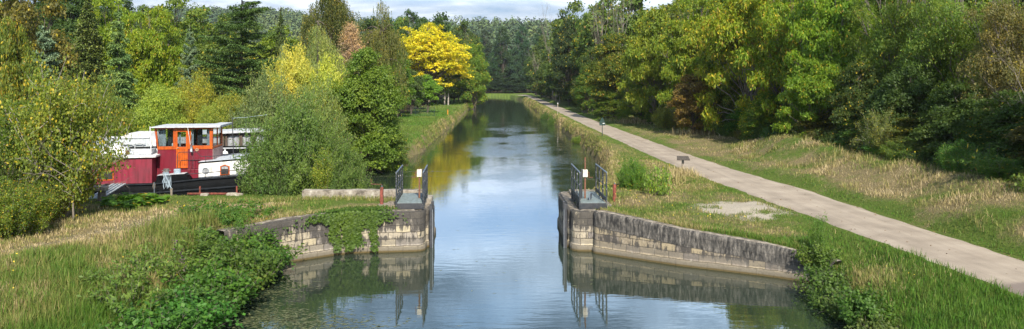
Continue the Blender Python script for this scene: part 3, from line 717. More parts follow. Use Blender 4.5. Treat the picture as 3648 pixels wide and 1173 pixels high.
pd('bright_bush','round_bush',300,49,270,110,(.13,.19,.03),.0,'green bush behind the grey lid of the second barge','bush')
pd('bright_bush','round_bush',532,49,262,110,(.18,.22,.045),.02,'bushy green shrub directly above the barge wheelhouse','bush')
pd('hazel','yellow_leaved_shrub',150,25.6,168,270,(.125,.155,.026),.09,'large open shrub with yellowing leaves and bare stems at left','shrub',rz=.9)
pd('hazel','yellow_leaved_shrub',60,27.5,235,230,(.075,.115,.018),.08,'greener shrub behind the left flank of the open yellow shrub','shrub')
pd('twiggy','bare_shrub',185,24.9,330,250,(.1,.1,.1),0,'pale bare branches reaching right across the barge bow','branches')
pd('privet','hedge_bush',20,22.6,452,190,(.095,.135,.018),.10,'dense clipped looking bush at the bottom of the left edge','bush')
pd('privet','hedge_bush',92,24.6,455,130,(.10,.135,.018),.12,'dense bush between the left edge bush and the open yellow shrub','bush')
pd('privet','hedge_bush',-35,24.8,392,200,(.05,.075,.015),.05,'dark bush behind the left edge bush','bush')
pd('alder','dark_bush',70,35,262,190,(.055,.09,.018),.08,'dark green bush behind the shrubs, near the white flowers','bush')
for i,(x,Y,t,w) in enumerate([(30,42,150,160),(170,44,200,150),(250,47,215,130)]):
    pd('sage_bush','background_bush',x,Y,t,w,[(.10,.13,.03),(.12,.14,.03),(.11,.15,.03)][i],.08,['mixed green bush below the far left autumn tree','mixed green bush under the blue grey cedar','mixed green bush under the dark spruce'][i],'bush')
# fillers behind, left
G='trees in the wood behind the boat basin'
for i,(x,Y,t,w,c) in enumerate([(-60,70,-60,240,MID),(90,95,-40,190,MID),(150,110,-30,160,DEEP),(230,115,-18,130,MID),(385,120,20,130,(.10,.14,.03)),(500,125,20,120,MID),(560,112,40,120,MID),
      (640,130,70,120,(.11,.15,.04)),(740,125,112,110,(.09,.13,.04)),(770,105,120,110,MID),(870,110,62,110,MID),(930,135,50,100,DEEP),(985,150,50,90,DEEP),(600,82,130,160,(.12,.16,.04)),(520,78,120,120,(.11,.15,.03)),(330,85,60,130,MID),
      (650,70,170,120,(.10,.14,.04)),(900,75,130,110,OLIVE),(1000,100,120,80,MID)]):
    pd(['broad_far_a','broad_far_b','broad_far_c'][i%3],'woodland_tree',x,Y,t,w,tuple(v*rng.uniform(.8,1.15) for v in c),.03,'leafy green tree in the wood behind the boat basin','tree',G)
G='trees along the left canal bank beyond the yellow tree'
for i,(x,Y,t,w,c) in enumerate([(1196,230,100,60,DEEP),(1150,215,75,80,MID),(1120,240,66,80,DEEP),(1170,260,85,70,MID),(1070,230,48,90,DEEP),(1010,210,44,90,MID),(1130,185,150,60,DEEP),(1140,168,175,50,DEEP),(1075,160,160,60,DEEP)]):
    pd(['broad_far_a','broad_far_b','broad_far_c'][i%3],'bank_tree',x,Y,t,w,tuple(v*rng.uniform(.85,1.1) for v in c),.03,'dark green tree in the row along the left bank beyond the yellow tree','tree',G)
# end of the canal
G='dark trees closing the view at the end of the canal'
for i in range(17):
    x = 1172 + i*15.5; Y = [322,334,328,345][i%4]; t = 118 + 22*math.sin(i*1.9) + (0 if i%3 else -22)
    pd(['poplar_far','broad_far_b','broad_far_c'][i%3],'tall_tree',x,Y,t-6,40,tuple(v*rng.uniform(.7,1.1) for v in (.032,.062,.028)),0,'tall dark green tree at the far end of the canal','tree',G)
for i in range(16):
    x = 1168 + i*16.5; plant('broad_far_c','tall_tree',(x-CX)*315/F,306+rng.uniform(-2,2),rng.uniform(6,9),9,(.022,.042,.018),0,'low dark bush at the foot of the trees ending the canal','bush','low bushes at the end of the canal')
# right bank, far to near
pd('broad_far_b','deciduous_tree',1347,262,128,62,(.05,.085,.02),.0,'green tree behind the far end of the cycle path')
pd('broad_far_a','deciduous_tree',1362,228,92,70,(.075,.11,.025),.02,'light green tree left of the dark ivy covered tree')
pd('broad_far_c','deciduous_tree',1385,205,120,70,(.06,.095,.02),.02,'rounded green tree at the foot of the dark ivy covered tree')
pd('broad_mid_b','ivy_covered_tree',1432,146,52,82,(.032,.055,.018),.03,'tall narrow tree dark with ivy where the right wood begins')
pd('broad_far_b','deciduous_tree',1440,170,5,120,(.08,.115,.025),.03,'tree rising above the ivy covered tree at the edge of the sky')
pd('bare','dead_tree',1392,196,-4,60,(.1,.1,.1),0,'leaning bare dead tree against the sky right of the canal','dead tree',lean=(0,-.25))
pd('bare','dead_tree',1497,118,-70,110,(.1,.1,.1),0,'tall pale bare tree left of the pair above the wood','dead tree')
pd('bare','dead_tree',1548,112,-72,110,(.1,.1,.1),0,'tall pale bare tree right of the pair above the wood','dead tree')
pd('bare_small','dead_tree',1350,215,88,60,(.1,.1,.1),0,'small bleached bare tree left of the ivy covered tree','dead tree')
pd('broad_far_a','robinia_tree',1520,128,-15,150,(.085,.13,.03),.05,'airy robinia behind the two tall bare trees')
pd('broad_far_c','robinia_tree',1595,118,-20,150,(.09,.135,.03),.03,'airy robinia right of the two tall bare trees')
pd('broad_mid_a','deciduous_tree',1490,118,120,70,(.045,.075,.018),.03,'dark tree right of the ivy covered tree')
pd('broad_mid_a','rounded_tree',1543,97,88,128,(.075,.10,.016),.12,'broad domed tree with bronze green crown beside the lawn')
pd('broad_mid_b','deciduous_tree',1478,112,168,60,(.06,.11,.015),.06,'shrubby green tree at the left foot of the bronze domed tree')
pd('walnut_a','walnut_tree',1648,80,28,170,(.145,.18,.022),.06,'broad yellow green walnut right of the bronze domed tree')
pd('broad_mid_b','deciduous_tree',1620,86,150,110,(.085,.13,.02),.05,'green tree between the bronze domed tree and the walnut')
pd('walnut_b','walnut_tree',1752,70,-10,190,(.14,.185,.02),.1,'tall yellow green walnut above the brownish thicket')
pd('broad_mid_a','brownish_thicket',1745,64.5,190,110,(.14,.095,.035),.08,'brownish thorn thicket between two yellow green trees','bush')
pd('walnut_a','walnut_tree',1880,60,-42,240,(.165,.205,.018),.2,'great walnut spotted with yellow leaves facing the cycle path')
pd('walnut_b','walnut_tree',1985,54,-60,230,(.145,.20,.018),.14,'second great walnut right of the most yellow one')
pd('walnut_a','walnut_tree',1850,63,178,130,(.095,.13,.018),.10,'low spreading walnut branches at the foot of the great walnut')
pd('walnut_b','walnut_tree',2100,48,-70,230,(.12,.19,.018),.04,'fresh green walnut left of the dark thicket at right')
pd('walnut_a','walnut_tree',2050,46.5,150,170,(.11,.175,.018),.04,'low fresh green walnut branches above the sunlit mound')
pd('wall_bush','dark_thicket',2165,42,160,170,(.045,.070,.018),.05,'dark hawthorn thicket behind the berm right of the walnuts','bush')
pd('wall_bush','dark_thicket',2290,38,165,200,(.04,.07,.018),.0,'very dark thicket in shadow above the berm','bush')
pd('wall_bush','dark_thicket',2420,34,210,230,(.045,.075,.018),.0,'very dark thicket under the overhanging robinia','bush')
pd('wall_bush','dark_thicket',2570,30.5,230,260,(.05,.085,.018),.0,'dark green thicket at the right edge of the view','bush')
pd('robinia','robinia_tree',2260,43,-110,260,(.105,.15,.026),.02,'tall robinia standing over the dark thicket')
pd('robinia','robinia_tree',2425,38.5,-130,330,(.115,.165,.035),.02,'leaning robinia with feathery leaves overhanging the berm')
pd('hawthorn','hawthorn_tree',2560,33,-90,230,(.135,.12,.05),.04,'reddish brown hawthorn in the upper right corner')
pd('twiggy','bare_branches',2590,29.5,90,200,(.1,.1,.1),0,'grey bare twigs sticking out below the reddish hawthorn','branches')
pd('hazel','pale_shrub',2222,37.5,270,110,(.13,.15,.05),.05,'pale leaved shrub with bare stems in front of the dark thicket','shrub')
pd('privet','yellow_green_shrub',1682,75,262,82,(.19,.21,.05),.15,'small yellow green shrub standing out on the lawn edge','shrub')
pd('sapling','pale_shrub',1722,74,232,70,(.17,.17,.09),.0,'pale dry shrub directly right of the small yellow green shrub','shrub')
pd('alder','shrub',1600,88,236,90,(.085,.15,.015),.06,'leafy green shrub under the walnut beside the lawn','bush')
pd('alder','shrub',1530,97,215,80,(.06,.10,.015),.05,'leafy green shrub at the foot of the bronze domed tree','bush')
pd('alder','shrub',1660,82,246,80,(.07,.13,.015),.08,'leafy green shrub left of the small yellow green shrub','bush')
pd('alder','shrub',1785,68,250,110,(.09,.135,.018),.10,'leafy shrub under the tall walnut right of the pale dry shrub','bush')
pd('alder','shrub',1935,54,235,130,(.085,.14,.016),.08,'leafy shrub under the second great walnut','bush')
pd('hazel','shrub',1470,116,196,60,(.07,.11,.015),.08,'bushy growth by the old fence posts','bush')
# hillside wood, right
G='trees of the wooded slope behind the right bank'
sl = []
for k in range(34):
    Y = [70,88,105,125,150,180][k%6] + rng.uniform(-5,5); X = 27 + (k//6)*9 + rng.uniform(-3,3) + (k%2)*4
    if Y > 140: X -= 6
    sl.append((X, Y))
sl += [(29,58),(32,52),(33,46),(36,60),(38,50),(36,42),(38,36)]
for i,(X,Y) in enumerate(sl):
    c = [(.085,.13,.02),(.12,.155,.02),(.06,.10,.02),(.10,.12,.03)][i%4]
    if Y < 50: c = (.06,.095,.02)
    plant((['broad_mid_a','broad_mid_b'][i%2] if Y<75 else ['broad_far_a','broad_far_b','broad_far_c'][i%3]),'slope_tree',X,Y,(rng.uniform(11,15) if Y<75 else rng.uniform(15,21)),rng.uniform(10,13),c,.05,'green tree among others on the wooded slope right of the cycle path','tree',G)
# trees beyond the right edge of the view, whose shade falls on berm and path
G='trees beside the path nearer than the berm'
for X,Y,h in [(22.5,23.5,8.5),(24.5,18,9.5)]:
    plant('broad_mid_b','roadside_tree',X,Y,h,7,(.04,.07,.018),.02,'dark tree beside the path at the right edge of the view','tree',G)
# undergrowth along the foot of the right wood
G='undergrowth along the foot of the right wood'
for k in range(22):
    Y = 27 + k*4.6; X = float(np.interp(Y,[27,95,126],[21.5,21,17.2])) + rng.uniform(-.4,.6)
    plant('alder','undergrowth',X,Y,rng.uniform(2.4,3.8),rng.uniform(4,5.5),tuple(v*rng.uniform(.6,1.2) for v in ((.06,.10,.02) if Y<48 else (.075,.125,.02))),.05,'leafy undergrowth at the foot of the right wood','bush',G)
for k in range(12):
    Y = 132 + k*10; X = float(np.interp(Y,[126,195,260],[16.5,16,14.5])) + rng.uniform(-.4,.8)
    plant('broad_far_c','undergrowth',X,Y,rng.uniform(5,10),rng.uniform(6,9),tuple(v*rng.uniform(.7,1.2) for v in (.045,.075,.02)),.03,'leafy undergrowth at the foot of the right wood','bush',G)
G='weeds and low shoots along the crest of the berm'
for k in range(26):
    Y=25+k*1.5+rng.uniform(-.4,.4); X=float(np.interp(Y,[25,34,46,64],[19.3,20.0,19.6,19.9]))+rng.uniform(-.5,.5)
    plant(['weedy','privet','sapling'][k%3],'crest_weeds',X,Y,rng.uniform(.7,1.5),rng.uniform(1.4,2.4),tuple(v*rng.uniform(.7,1.3) for v in (.085,.12,.03)),.03,'low leafy growth where the berm meets the right wood','plant',G)
# water edge shrubs
A='leafy shrubs along the near left water edge'
fgl=[(-8.6,23.7,1.25),(-8.2,24.2,1.2),(-8.1,22.6,1.3),(-8.9,22.2,1.1),(-7.9,21.4,1.25),(-8.4,20.6,1.0),(-7.6,20.2,1.15),(-7.4,19.1,1.2),(-8.0,19.3,.85),(-7.5,18.0,1.2),(-7.9,17.6,.9),(-7.3,17.0,1.1),(-8.1,16.0,.8),(-7.5,15.8,1.2),(-9.0,24.5,.6),(-9.6,23.6,.55),(-7.75,23.8,1.25),(-7.45,22.9,.9),(-7.35,21.9,1.0)]
for i,(X,Y,s) in enumerate(fgl):
    plant(['fg_shrub_a','fg_shrub_b'][i%2],'waterside_shrub',X,Y,(.70+.45*rng.random())*s,1.75*s,tuple(v*rng.uniform(.8,1.2) for v in (.060,.116,.022)),.0,'bright green round leaved shrub along the near left water edge','shrub',A,z=max(.05,gz(X,Y)))
for X,Y,s in [(-8.9,21.0,1.0),(-9.1,19.4,1.1),(-8.7,17.0,1.1),(-9.5,22.6,1.0),(-9.4,17.9,.9)]:
    plant('weedy','bank_weeds',X,Y,.75*s,1.6*s,(.10,.15,.035),.0,'fine leaved weeds between the left waterside shrubs and the grass','plant','weeds behind the left waterside shrubs')
plant('sapling','sapling',-8.5,23.9,1.5,1.0,(.08,.15,.025),0,'upright shoots at the left end of the ivy covered quay wall','shrub')
A='leafy shrubs along the near right water edge'
for i,(X,Y,s) in enumerate([(9.75,22.3,.75),(9.5,21.2,.95),(9.3,20.2,1.0),(9.15,19.1,.9),(9.1,18.2,.9),(9.0,17.2,.9)]):
    plant(['fg_shrub_a','fg_shrub_b'][i%2],'waterside_shrub',X,Y,1.0*s,1.5*s,tuple(v*rng.uniform(.85,1.15) for v in (.066,.11,.024)),.0,'green round leaved shrub hanging over the near right water edge','shrub',A)
plant('sapling','sapling',9.95,22.6,1.15,.6,(.09,.16,.03),0,'single upright sapling at the end of the right quay wall','shrub')
pd('privet','gate_bush',1592,33.6,400,78,(.085,.165,.022),.02,'dark green bush on the bank behind the right red post','bush')
pd('weedy','gate_bush',1655,31.8,412,78,(.13,.20,.035),.03,'paler bushy weeds right of the dark green bush by the post','bush')
pd('privet','bank_shrub',1455,73,342,34,(.11,.17,.03),.05,'small shrub on the right canal edge nearest the lock','shrub')
pd('privet','bank_shrub',1372,118,283,26,(.06,.11,.02),.0,'small dark shrub rooted in the right canal edge','shrub')
pd('privet','bank_shrub',1388,104,292,20,(.07,.13,.02),.0,'tiny shrub on the right canal edge beside the dark one','shrub')
pd('broad_leaf','squash_plant',335,28.6,490,150,(.085,.17,.02),.05,'sprawling large leaved plant in front of the barge gangway','plant')
pd('broad_leaf','squash_plant',285,29.0,508,90,(.10,.18,.02),.12,'smaller large leaved clump left of the sprawling plant','plant')
for i,(X,Y) in enumerate([(-9.6,25.9),(-10.6,26.0),(-8.7,25.6)]):
    plant('weedy','bramble',X,Y,.55,1.9,(.06,.13,.02),.05,['bramble mat at the top of the left bank, middle of the three','bramble mat at the top of the left bank, leftmost of the three','bramble mat beside the left end of the lock wall'][i],'plant')
# far wooded hill, one mass
def hillwood():
    ps=[]; cs=[]
    n=0
    tries=0
    pts=[]
    for k in range(2400):
        Y=rng.uniform(355,680); X=rng.uniform(-.50,.13)*Y
        pts.append((X,Y))
    pts=np.array(pts); zz=ground_z(pts[:,0],pts[:,1])
    C=[];Nn=[];
    tr=NP()
    for (X,Y),z in zip(pts,zz):
        pine = fbm(np.array([X*.02]),np.array([Y*.02]),77)[0]>.5
        h=rng.uniform(11,17)*(1.12 if pine else 1); r=h*(.21 if pine else .34)
        m=95; d=rsph(m); lob=rsph(6); g=lob[rng.integers(0,6,m)]
        P=g*np.array([r*.55,r*.55,h*.26])+d*np.array([r*.55,r*.55,h*.17])+np.array([X,Y,z+h*.64])
        C.append(P);Nn.append(d*.8+np.array([0,-.1,.5])+rng.normal(size=(m,3))*.4)
        tr.tube(np.array([[X,Y,z-1],[X,Y,z+h*.6]]),np.array([.22,.15]),4)
    C=np.concatenate(C);Nn=np.concatenate(Nn)
    V,Fq=leaves(C,Nn,.95,.62)
    me=mesh_np('hillside_wood',V,Fq,M['leaf_far']);o=link('hillside_wood',me);o.color=(.058,.098,.034,0);tag(o,'wooded hills far beyond the end of the canal','woodland',None,'stuff')
    tm=tr.mesh('hillside_trunks',M['bark_grey'])
    link('trunks',tm,o)['kind']='stuff'
def farmat():
    m,nt,b=newmat('far_leaf');L=nt.links
    g=N(nt,'ShaderNodeNewGeometry');oi=N(nt,'ShaderNodeObjectInfo')
    n=noise(nt,g.outputs['Position'],.035,4,.6);n2=noise(nt,g.outputs['Position'],.011,2,.5)
    c=mix(nt,1.0,oi.outputs['Color'],ramp(nt,g.outputs['Random Per Island'],[(0,(.6,)*3),(1,(1.4,)*3)]).outputs[0],'MULTIPLY')
    c=mix(nt,1.0,c,ramp(nt,n,[(.35,(.6,.7,.85)),(.5,(1,1,1)),(.66,(2.0,1.55,1.0))]).outputs[0],'MULTIPLY')
    L.new(c,b.inputs['Base Color']);b.inputs['Roughness'].default_value=.8;return m
M['leaf_far']=farmat()
hillwood()
# ivy on the left pier
def ivy():
    C=[];Nn=[];q=NP()
    # mat over the coping
    n=3400; x=rng.normal(-5.2,.60,n); edge=np.interp(x,[-7.2,-5.85,-5.26,-2.95],[25.0,26.0,26.3,26.6]); u=rng.random(n)
    dpt=.02+.9*np.abs(fbm(x*2.6,x*0,61)-.25)+.18*np.exp(-((x+5.3)/.6)**2)
    back=u<.45
    y=np.where(back,edge+rng.uniform(0,.75,n),edge-.07-rng.random(n)*.10); z=np.where(back,1.47+rng.random(n)*.10,1.52-dpt*rng.random(n)**.8*1.15)
    C.append(np.stack([x,y,z],1)); Nn.append(np.where(back[:,None],[0,-.3,1.],[.1,-1.,.45])+rng.normal(size=(n,3))*.35)
    for (cx,w,bot,m) in [(-5.85,.10,.42,300),(-5.75,.12,.10,420),(-5.2,.28,.25,1400),(-5.35,.16,.08,600),(-5.05,.1,.5,260),(-4.5,.10,.10,420),(-4.42,.07,.02,260),(-4.62,.16,.9,380)]:
        z=bot+(1.35-bot)*rng.random(m)**.75; xx=cx+rng.normal(size=m)*w*.55+.05*np.sin(z*6)
        e=np.interp(xx,[-7.2,-5.85,-5.26,-2.95],[25.0,26.0,26.3,26.6])
        C.append(np.stack([xx,e-.05-rng.random(m)*.10-np.where(z<.3,.14,0),z],1)); Nn.append(np.array([.1,-1.,.4])+rng.normal(size=(m,3))*.4)
        for s in range(3):
            zz=np.linspace(1.4,bot,7); xs=cx+np.cumsum(rng.normal(size=7)*.035); e2=np.interp(xs,[-7.2,-5.85,-5.26,-2.95],[25.0,26.0,26.3,26.6])
            q.tube(np.stack([xs,e2-.06-np.where(zz<.3,.14,0),zz],1),np.full(7,.007),4)
    C=np.concatenate(C);Nn=np.concatenate(Nn)
    root=empty('ivy',(-5.2,26.3,1.45),0,'ivy cascading over the top and face of the left lock pier','ivy')
    off=np.array([-5.2,26.3,1.45])
    V,Fq=leaves(C-off,Nn,.045,.042); o=link('foliage',mesh_np('foliage',V,Fq,M['leaf']),root);o.color=(.052,.092,.014,.0)
    s=q.mesh('stems',M['bark_grey']); s.transform(__import__('mathutils').Matrix.Translation(-Vector(off))); link('stems',s,root)
ivy()

# ------------------------------------------------------------------ grass
def blades(x,y,h,w,lean,dry,zoff=0,tag_=None):
    n=len(x); z=ground_z(x,y)-.015+zoff
    a=rng.uniform(0,6.28,n); l=np.abs(rng.normal(size=n))*lean*h; b=a+rng.normal(size=n)*.9
    dx,dy=np.cos(a)*l,np.sin(a)*l; wx,wy=-np.sin(b)*w*.5,np.cos(b)*w*.5
    hz=np.sqrt(np.maximum(h*h-l*l,(.25*h)**2))
    V=np.empty((n,6,3))
    V[:,0]=np.stack([x-wx,y-wy,z],1);V[:,1]=np.stack([x+wx,y+wy,z],1)
    V[:,2]=np.stack([x+dx*.35+wx*.8,y+dy*.35+wy*.8,z+hz*.6],1);V[:,5]=np.stack([x+dx*.35-wx*.8,y+dy*.35-wy*.8,z+hz*.6],1)
    V[:,3]=np.stack([x+dx+wx*.12,y+dy+wy*.12,z+hz],1);V[:,4]=np.stack([x+dx-wx*.12,y+dy-wy*.12,z+hz],1)
    i=np.arange(n)[:,None]*6
    Fq=np.concatenate([i+np.array([[0,1,2,5]]),i+np.array([[5,2,3,4]])])
    return V.reshape(-1,3),Fq,np.repeat(dry,6)
def grassobj(name,B,label):
    q=NP(); dr=[]
    for V,Fq,d in B: q.add(V,Fq); dr.append(d)
    me=q.mesh(name,M['grass'],False); d=np.concatenate(dr)
    at=me.attributes.new('dry','FLOAT','POINT'); at.data.foreach_set('value',d.astype(np.float32))
    tag(link(name,me),label,'grass',None,'stuff')
def scatter(n,x0,x1,y0,y1,pw=2.0):
    u=rng.random(n); y=1/np.sqrt(1/y0**pw*(1-u)+1/y1**pw*u) if pw==2 else y0+(y1-y0)*u
    return rng.uniform(x0,x1,n),y
def keep_land(x,y,mind=.25,path=True):
    d=signed_d(x,y); k=d>mind
    if path:
        pl=np.interp(y,PY,PL);pr=np.interp(y,PY,PR); jit=(fbm(x*2,y*2,91)-.4)*.25
        k&=~((x>pl-.02-jit)&(x<pr+.02+jit)&(y<264))
    # camera frustum with a margin on either side
    k&=(np.abs(x-.03*y)<y*.78+1.5)
    return x[k],y[k],d[k]
def lawn(n,x0,x1,y0,y1,hf,wf=.0011,lean=.45,mind=.25,bias=0):
    x,y=scatter(n,x0,x1,y0,y1); x,y,d=keep_land(x,y,mind)
    dr,gr,fo=cover(x,y,d); k=(gr<.5+.2*rng.random(len(x)))&(fo<.5); x,y,d,dr=x[k],y[k],d[k],dr[k]
    tuft=fbm(x*1.3,y*1.3,71); t2=fbm(x*5,y*5,72)
    h=hf(x,y,d,dr)*(.45+1.1*tuft)*(.6+.8*t2)*rng.uniform(.6,1.3,len(x))
    dd=np.clip(dr+(t2-.5)*.7+rng.normal(size=len(x))*.13+bias,0,1)
    return blades(x,y,h,np.maximum(.007,y*wf*rng.uniform(.5,.9,len(x))*np.where(x>15,.6,1)),lean,dd)
def hl(x,y,d,dr):
    base=.13+.10*sstep(24,17,y)+.12*(dr<.35)*sstep(23,19,y)
    base=np.where(y>28.4,.06,base); tr=np.exp(-(seg_d(x,y,TR)/.7)**2); return base*(1-.6*tr)
left=[lawn(150000,-19,-6.5,12.5,31.2,hl)]
# long grass mound by the left bank
x,y=rng.normal(-9.6,.75,5200),rng.normal(23.2,.9,5200); x,y,d=keep_land(x,y,.3); left.append(blades(x,y,rng.uniform(.3,.62,len(x)),.016,.75,np.clip(.42+rng.normal(size=len(x))*.13,0,1)))
x,y=rng.normal(-11,1.3,5000),rng.normal(16.8,1.2,5000); x,y,d=keep_land(x,y,.3); left.append(blades(x,y,rng.uniform(.25,.5,len(x)),.014,.7,np.clip(.34+rng.normal(size=len(x))*.15,0,1)))
# fringe over the pier edge
n=5000;x=rng.uniform(-8.6,-3.4,n);y=np.interp(x,[-8.7,-7.2,-5.85,-5.26,-2.95],[23.5,25.0,26.0,26.3,26.6])+.42+np.abs(rng.normal(size=n))*.35;left.append(blades(x,y,rng.uniform(.08,.24,n),.014,.6,np.clip(.7+rng.normal(size=n)*.2,0,1)))
n=3500;x=rng.uniform(-11.5,-2.9,n);y=29.4-np.abs(rng.normal(size=n))*.25;left.append(blades(x,y,rng.uniform(.08,.24,n),.016,.5,np.clip(.5+rng.normal(size=n)*.2,0,1)))
grassobj('grass',left,'green and straw coloured grass on the left foreground bank')
def hr(x,y,d,dr):
    near=sstep(25,22,y); return np.where(x>14.6,.12*(.6+.8*fbm(x*.7,y*.7,74)),.10+.10*near-.05*sstep(40,60,y))
right=[lawn(90000,3.2,13,13,34,hr,mind=.42),lawn(30000,4.5,11,33,75,hr,mind=.3),lawn(26000,7.8,11,70,200,hr,.0010,mind=.3),lawn(90000,12.8,22,13,60,hr),lawn(16000,12,20,60,130,hr)]
n=6000;yy=rng.uniform(22.3,32,n)
wx=np.linspace(3.5,9.44,60);
x=rng.uniform(3.6,9.6,n);y=np.interp(x,[3.5,4.8,6.1,7.2,8.37,9.44,9.7],[26.3,25.4,24.5,23.95,23.4,22.4,22.3])+.46+np.abs(rng.normal(size=n))*.30
right.append(blades(x,y,rng.uniform(.06,.22,n),.013,.6,np.clip(np.where(y<24.6,.25,.6)+rng.normal(size=n)*.2,0,1)))
# dry tussocks
for cx,cy,s,m,hh,d0 in [(9.6,38,.5,700,.55,.8),(10.3,20.3,.8,1500,.22,.8),(18.2,66,1,1200,.8,.85),(16.5,86,1.2,1200,.8,.8),(4.2,30.5,.5,900,.35,.45),(8.6,36,.3,300,.7,.75)]:
    x,y=rng.normal(cx,s,m),rng.normal(cy,s*1.3,m); x,y,d=keep_land(x,y,.5); right.append(blades(x,y,rng.uniform(.4,1,len(x))*hh,.0007*cy+.002,.95,np.clip(d0+rng.normal(size=len(x))*.12,0,1)))
n=26000;x=rng.uniform(15.2,21.5,n);y=rng.uniform(22,52,n);k=fbm(x*.9,y*.9,88)>.50;x,y=x[k],y[k];x,y,d=keep_land(x,y,.5)
right.append(blades(x,y,rng.uniform(.12,.34,len(x))*(.5+fbm(x*2,y*2,89)),.0007*y,1.1,np.clip(.60+(fbm(x*.5,y*.5,90)-.5)*1.2+rng.normal(size=len(x))*.15,0,1)))
grassobj('grass',right,'green and dry grass on the right bank and berm')
# dry fringe overhanging the canal edges
def fringe(P,n,hh,dr,name,label,rw=.0007,out=.35):
    P=np.array(P,float);L=np.r_[0,np.cumsum(np.hypot(*np.diff(P,axis=0).T))]; dens=1/np.maximum(20,P[:,1]); 
    u=rng.random(n*3)*L[-1]; x=np.interp(u,L,P[:,0]);y=np.interp(u,L,P[:,1]); k=rng.random(len(x))<(P[:,1].min()/y); x,y=x[k][:n],y[k][:n]
    sgn=1 if P[0,0]>0 else -1
    x=x+sgn*np.abs(rng.normal(size=len(x)))*out+sgn*.12; h=rng.uniform(.4,1.1,len(x))*hh; 
    B=blades(x,y,h,rw*y+.004,.9,np.clip(dr+(fbm(x*.4,y*.3,83)-.5)*.9+rng.normal(size=len(x))*.12,0,1))
    return B
E=[(4.6,36),(6.2,43),(7.2,50),(7.8,60),(7.9,120),(7.6,166),(7.5,227)]
F1=fringe(E,16000,.26,.62,'',''); F2=fringe([(-6.6,62),(-6.4,112),(-6.6,200),(-6.8,255)],9000,.30,.5,'','')
x,y=scatter(26000,-15,-6.8,52,250); x,y,d=keep_land(x,y,.4,False); F3=blades(x,y,rng.uniform(.08,.2,len(x)),y*.0009,.4,np.clip(.22+(fbm(x*.3,y*.12,85)-.5)*.9,0,1))
grassobj('grass',[F1,F2,F3],'grass and dry fringe along the canal edges')
# yellow flowers and purple loosestrife
def flowers(P,s,z,r,name,mat,label,m=1):
    C=[]
    for X,Y,n,sp in P:
        x,y=rng.normal(X,sp,n),rng.normal(Y,sp,n); C.append(np.stack([x,y,ground_z(x,y)+rng.uniform(*z,n)],1))
    C=np.concatenate(C);V,Fq=leaves(C,rng.normal(size=C.shape)+np.array([0,-.3,1]),r,r*.9); tag(link(name,mesh_np(name,V,Fq,mat)),label,'flowers',None,'stuff')
M['yellow']=plain('yellow_petal',(.72,.52,.03),.6,0,.1); M['purple']=plain('purple_petal',(.20,.07,.18),.6,0,.2); M['whiteflower']=plain('white_petal',(.8,.8,.78),.6,0,.05)
flowers([(-12.5,17.5,26,.8),(-13.6,16.4,14,.6),(-9.3,19.6,14,.5),(4.9,33.3,26,.35),(7.2,26.2,18,.8),(10.8,19.5,8,.7),(5.4,29.5,12,.6)],0,(.18,.42),.022,'yellow_flowers',M['yellow'],'tiny yellow wild flowers dotted in the grass')
C=[]
for X,Y in [(-8.75,20.2),(-8.6,20.0),(-8.9,20.5),(-9.3,21.0),(-8.5,20.9)]:
    m=26; z=rng.uniform(.35,.72,m); C.append(np.stack([X+rng.normal(size=m)*.03,Y+rng.normal(size=m)*.03,gz(X,Y)+z],1))
C=np.concatenate(C);V,Fq=leaves(C,rng.normal(size=C.shape),.022,.016); tag(link('purple_flowers',mesh_np('purple_flowers',V,Fq,M['purple'])),'purple loosestrife spikes among the left bank weeds','flowers',None,'stuff')
C=rng.normal(size=(90,3))*np.array([.45,.3,.5])+np.array([(72-CX)*29/F,29.0,H_CAM-(505-CY)*29/F]);V,Fq=leaves(C,rng.normal(size=C.shape)+np.array([0,-1,.4]),.06,.05)
tag(link('white_blossom',mesh_np('white_blossom',V,Fq,M['whiteflower'])),'white blossoms showing through the shrubs at far left','flowers',None,'stuff')
# weed floating on the water
def litter():
    x=rng.uniform(10,15,2600);y=rng.uniform(14,70,2600);pl=np.interp(y,PY,PL);pr=np.interp(y,PY,PR);e=np.minimum(x-pl,pr-x);k=(e>.02)&((e<.35)|(rng.random(2600)<.10));x,y=x[k],y[k]
    C=np.stack([x,y,np.full(len(x),ZP+.026)],1);V,Fq=leaves(C,rng.normal(size=C.shape)*.25+np.array([0,0,1.]),.04,.025)
    tag(link('fallen_leaves',mesh_np('fallen_leaves',V,Fq,M['leaf_litter'])),'small fallen leaves scattered on the cycle path','leaves',None,'stuff')
M['leaf_litter']=plain('leaf_litter',(.22,.13,.05),.8,0,.5,9)
litter()
def weed():
    C=[];
    for X,Y,sx,sy,n in [(-5.9,19.2,.9,.5,500),(-5.0,18.6,1.2,.4,500),(-6.6,21.4,.5,.7,260),(-5.4,50,1.6,.25,350),(-6.0,47.5,1.5,.12,220),(-5.6,60,.6,4,160),(6.9,74,.6,6,260),(0,72,3.5,5,200),(3,110,2,9,200),(5.6,46,.5,.3,120),(9,17.6,.5,.5,140),(-2,40,3,6,70),(1,26,1.6,3,30)]:
        C.append(np.stack([rng.normal(X,sx,n),rng.normal(Y,sy,n),np.full(n,.005)],1))
    C=np.concatenate(C); C=C[signed_d(C[:,0],C[:,1])<-.1]
    Nn=np.tile([0,0,1.],(len(C),1))+rng.normal(size=(len(C),3))*.02; V,Fq=leaves(C,Nn,.075,.016,np.tile([1.,.1,0],(len(C),1))+rng.normal(size=(len(C),3))*.4)
    V[:,2]=.006
    tag(link('floating_weed',mesh_np('floating_weed',V,Fq,M['weed'])),'strands of water weed floating in patches on the canal','weed',None,'stuff')
M['weed']=plain('water_weed',(.20,.22,.10),.4,0,.4)
weed()
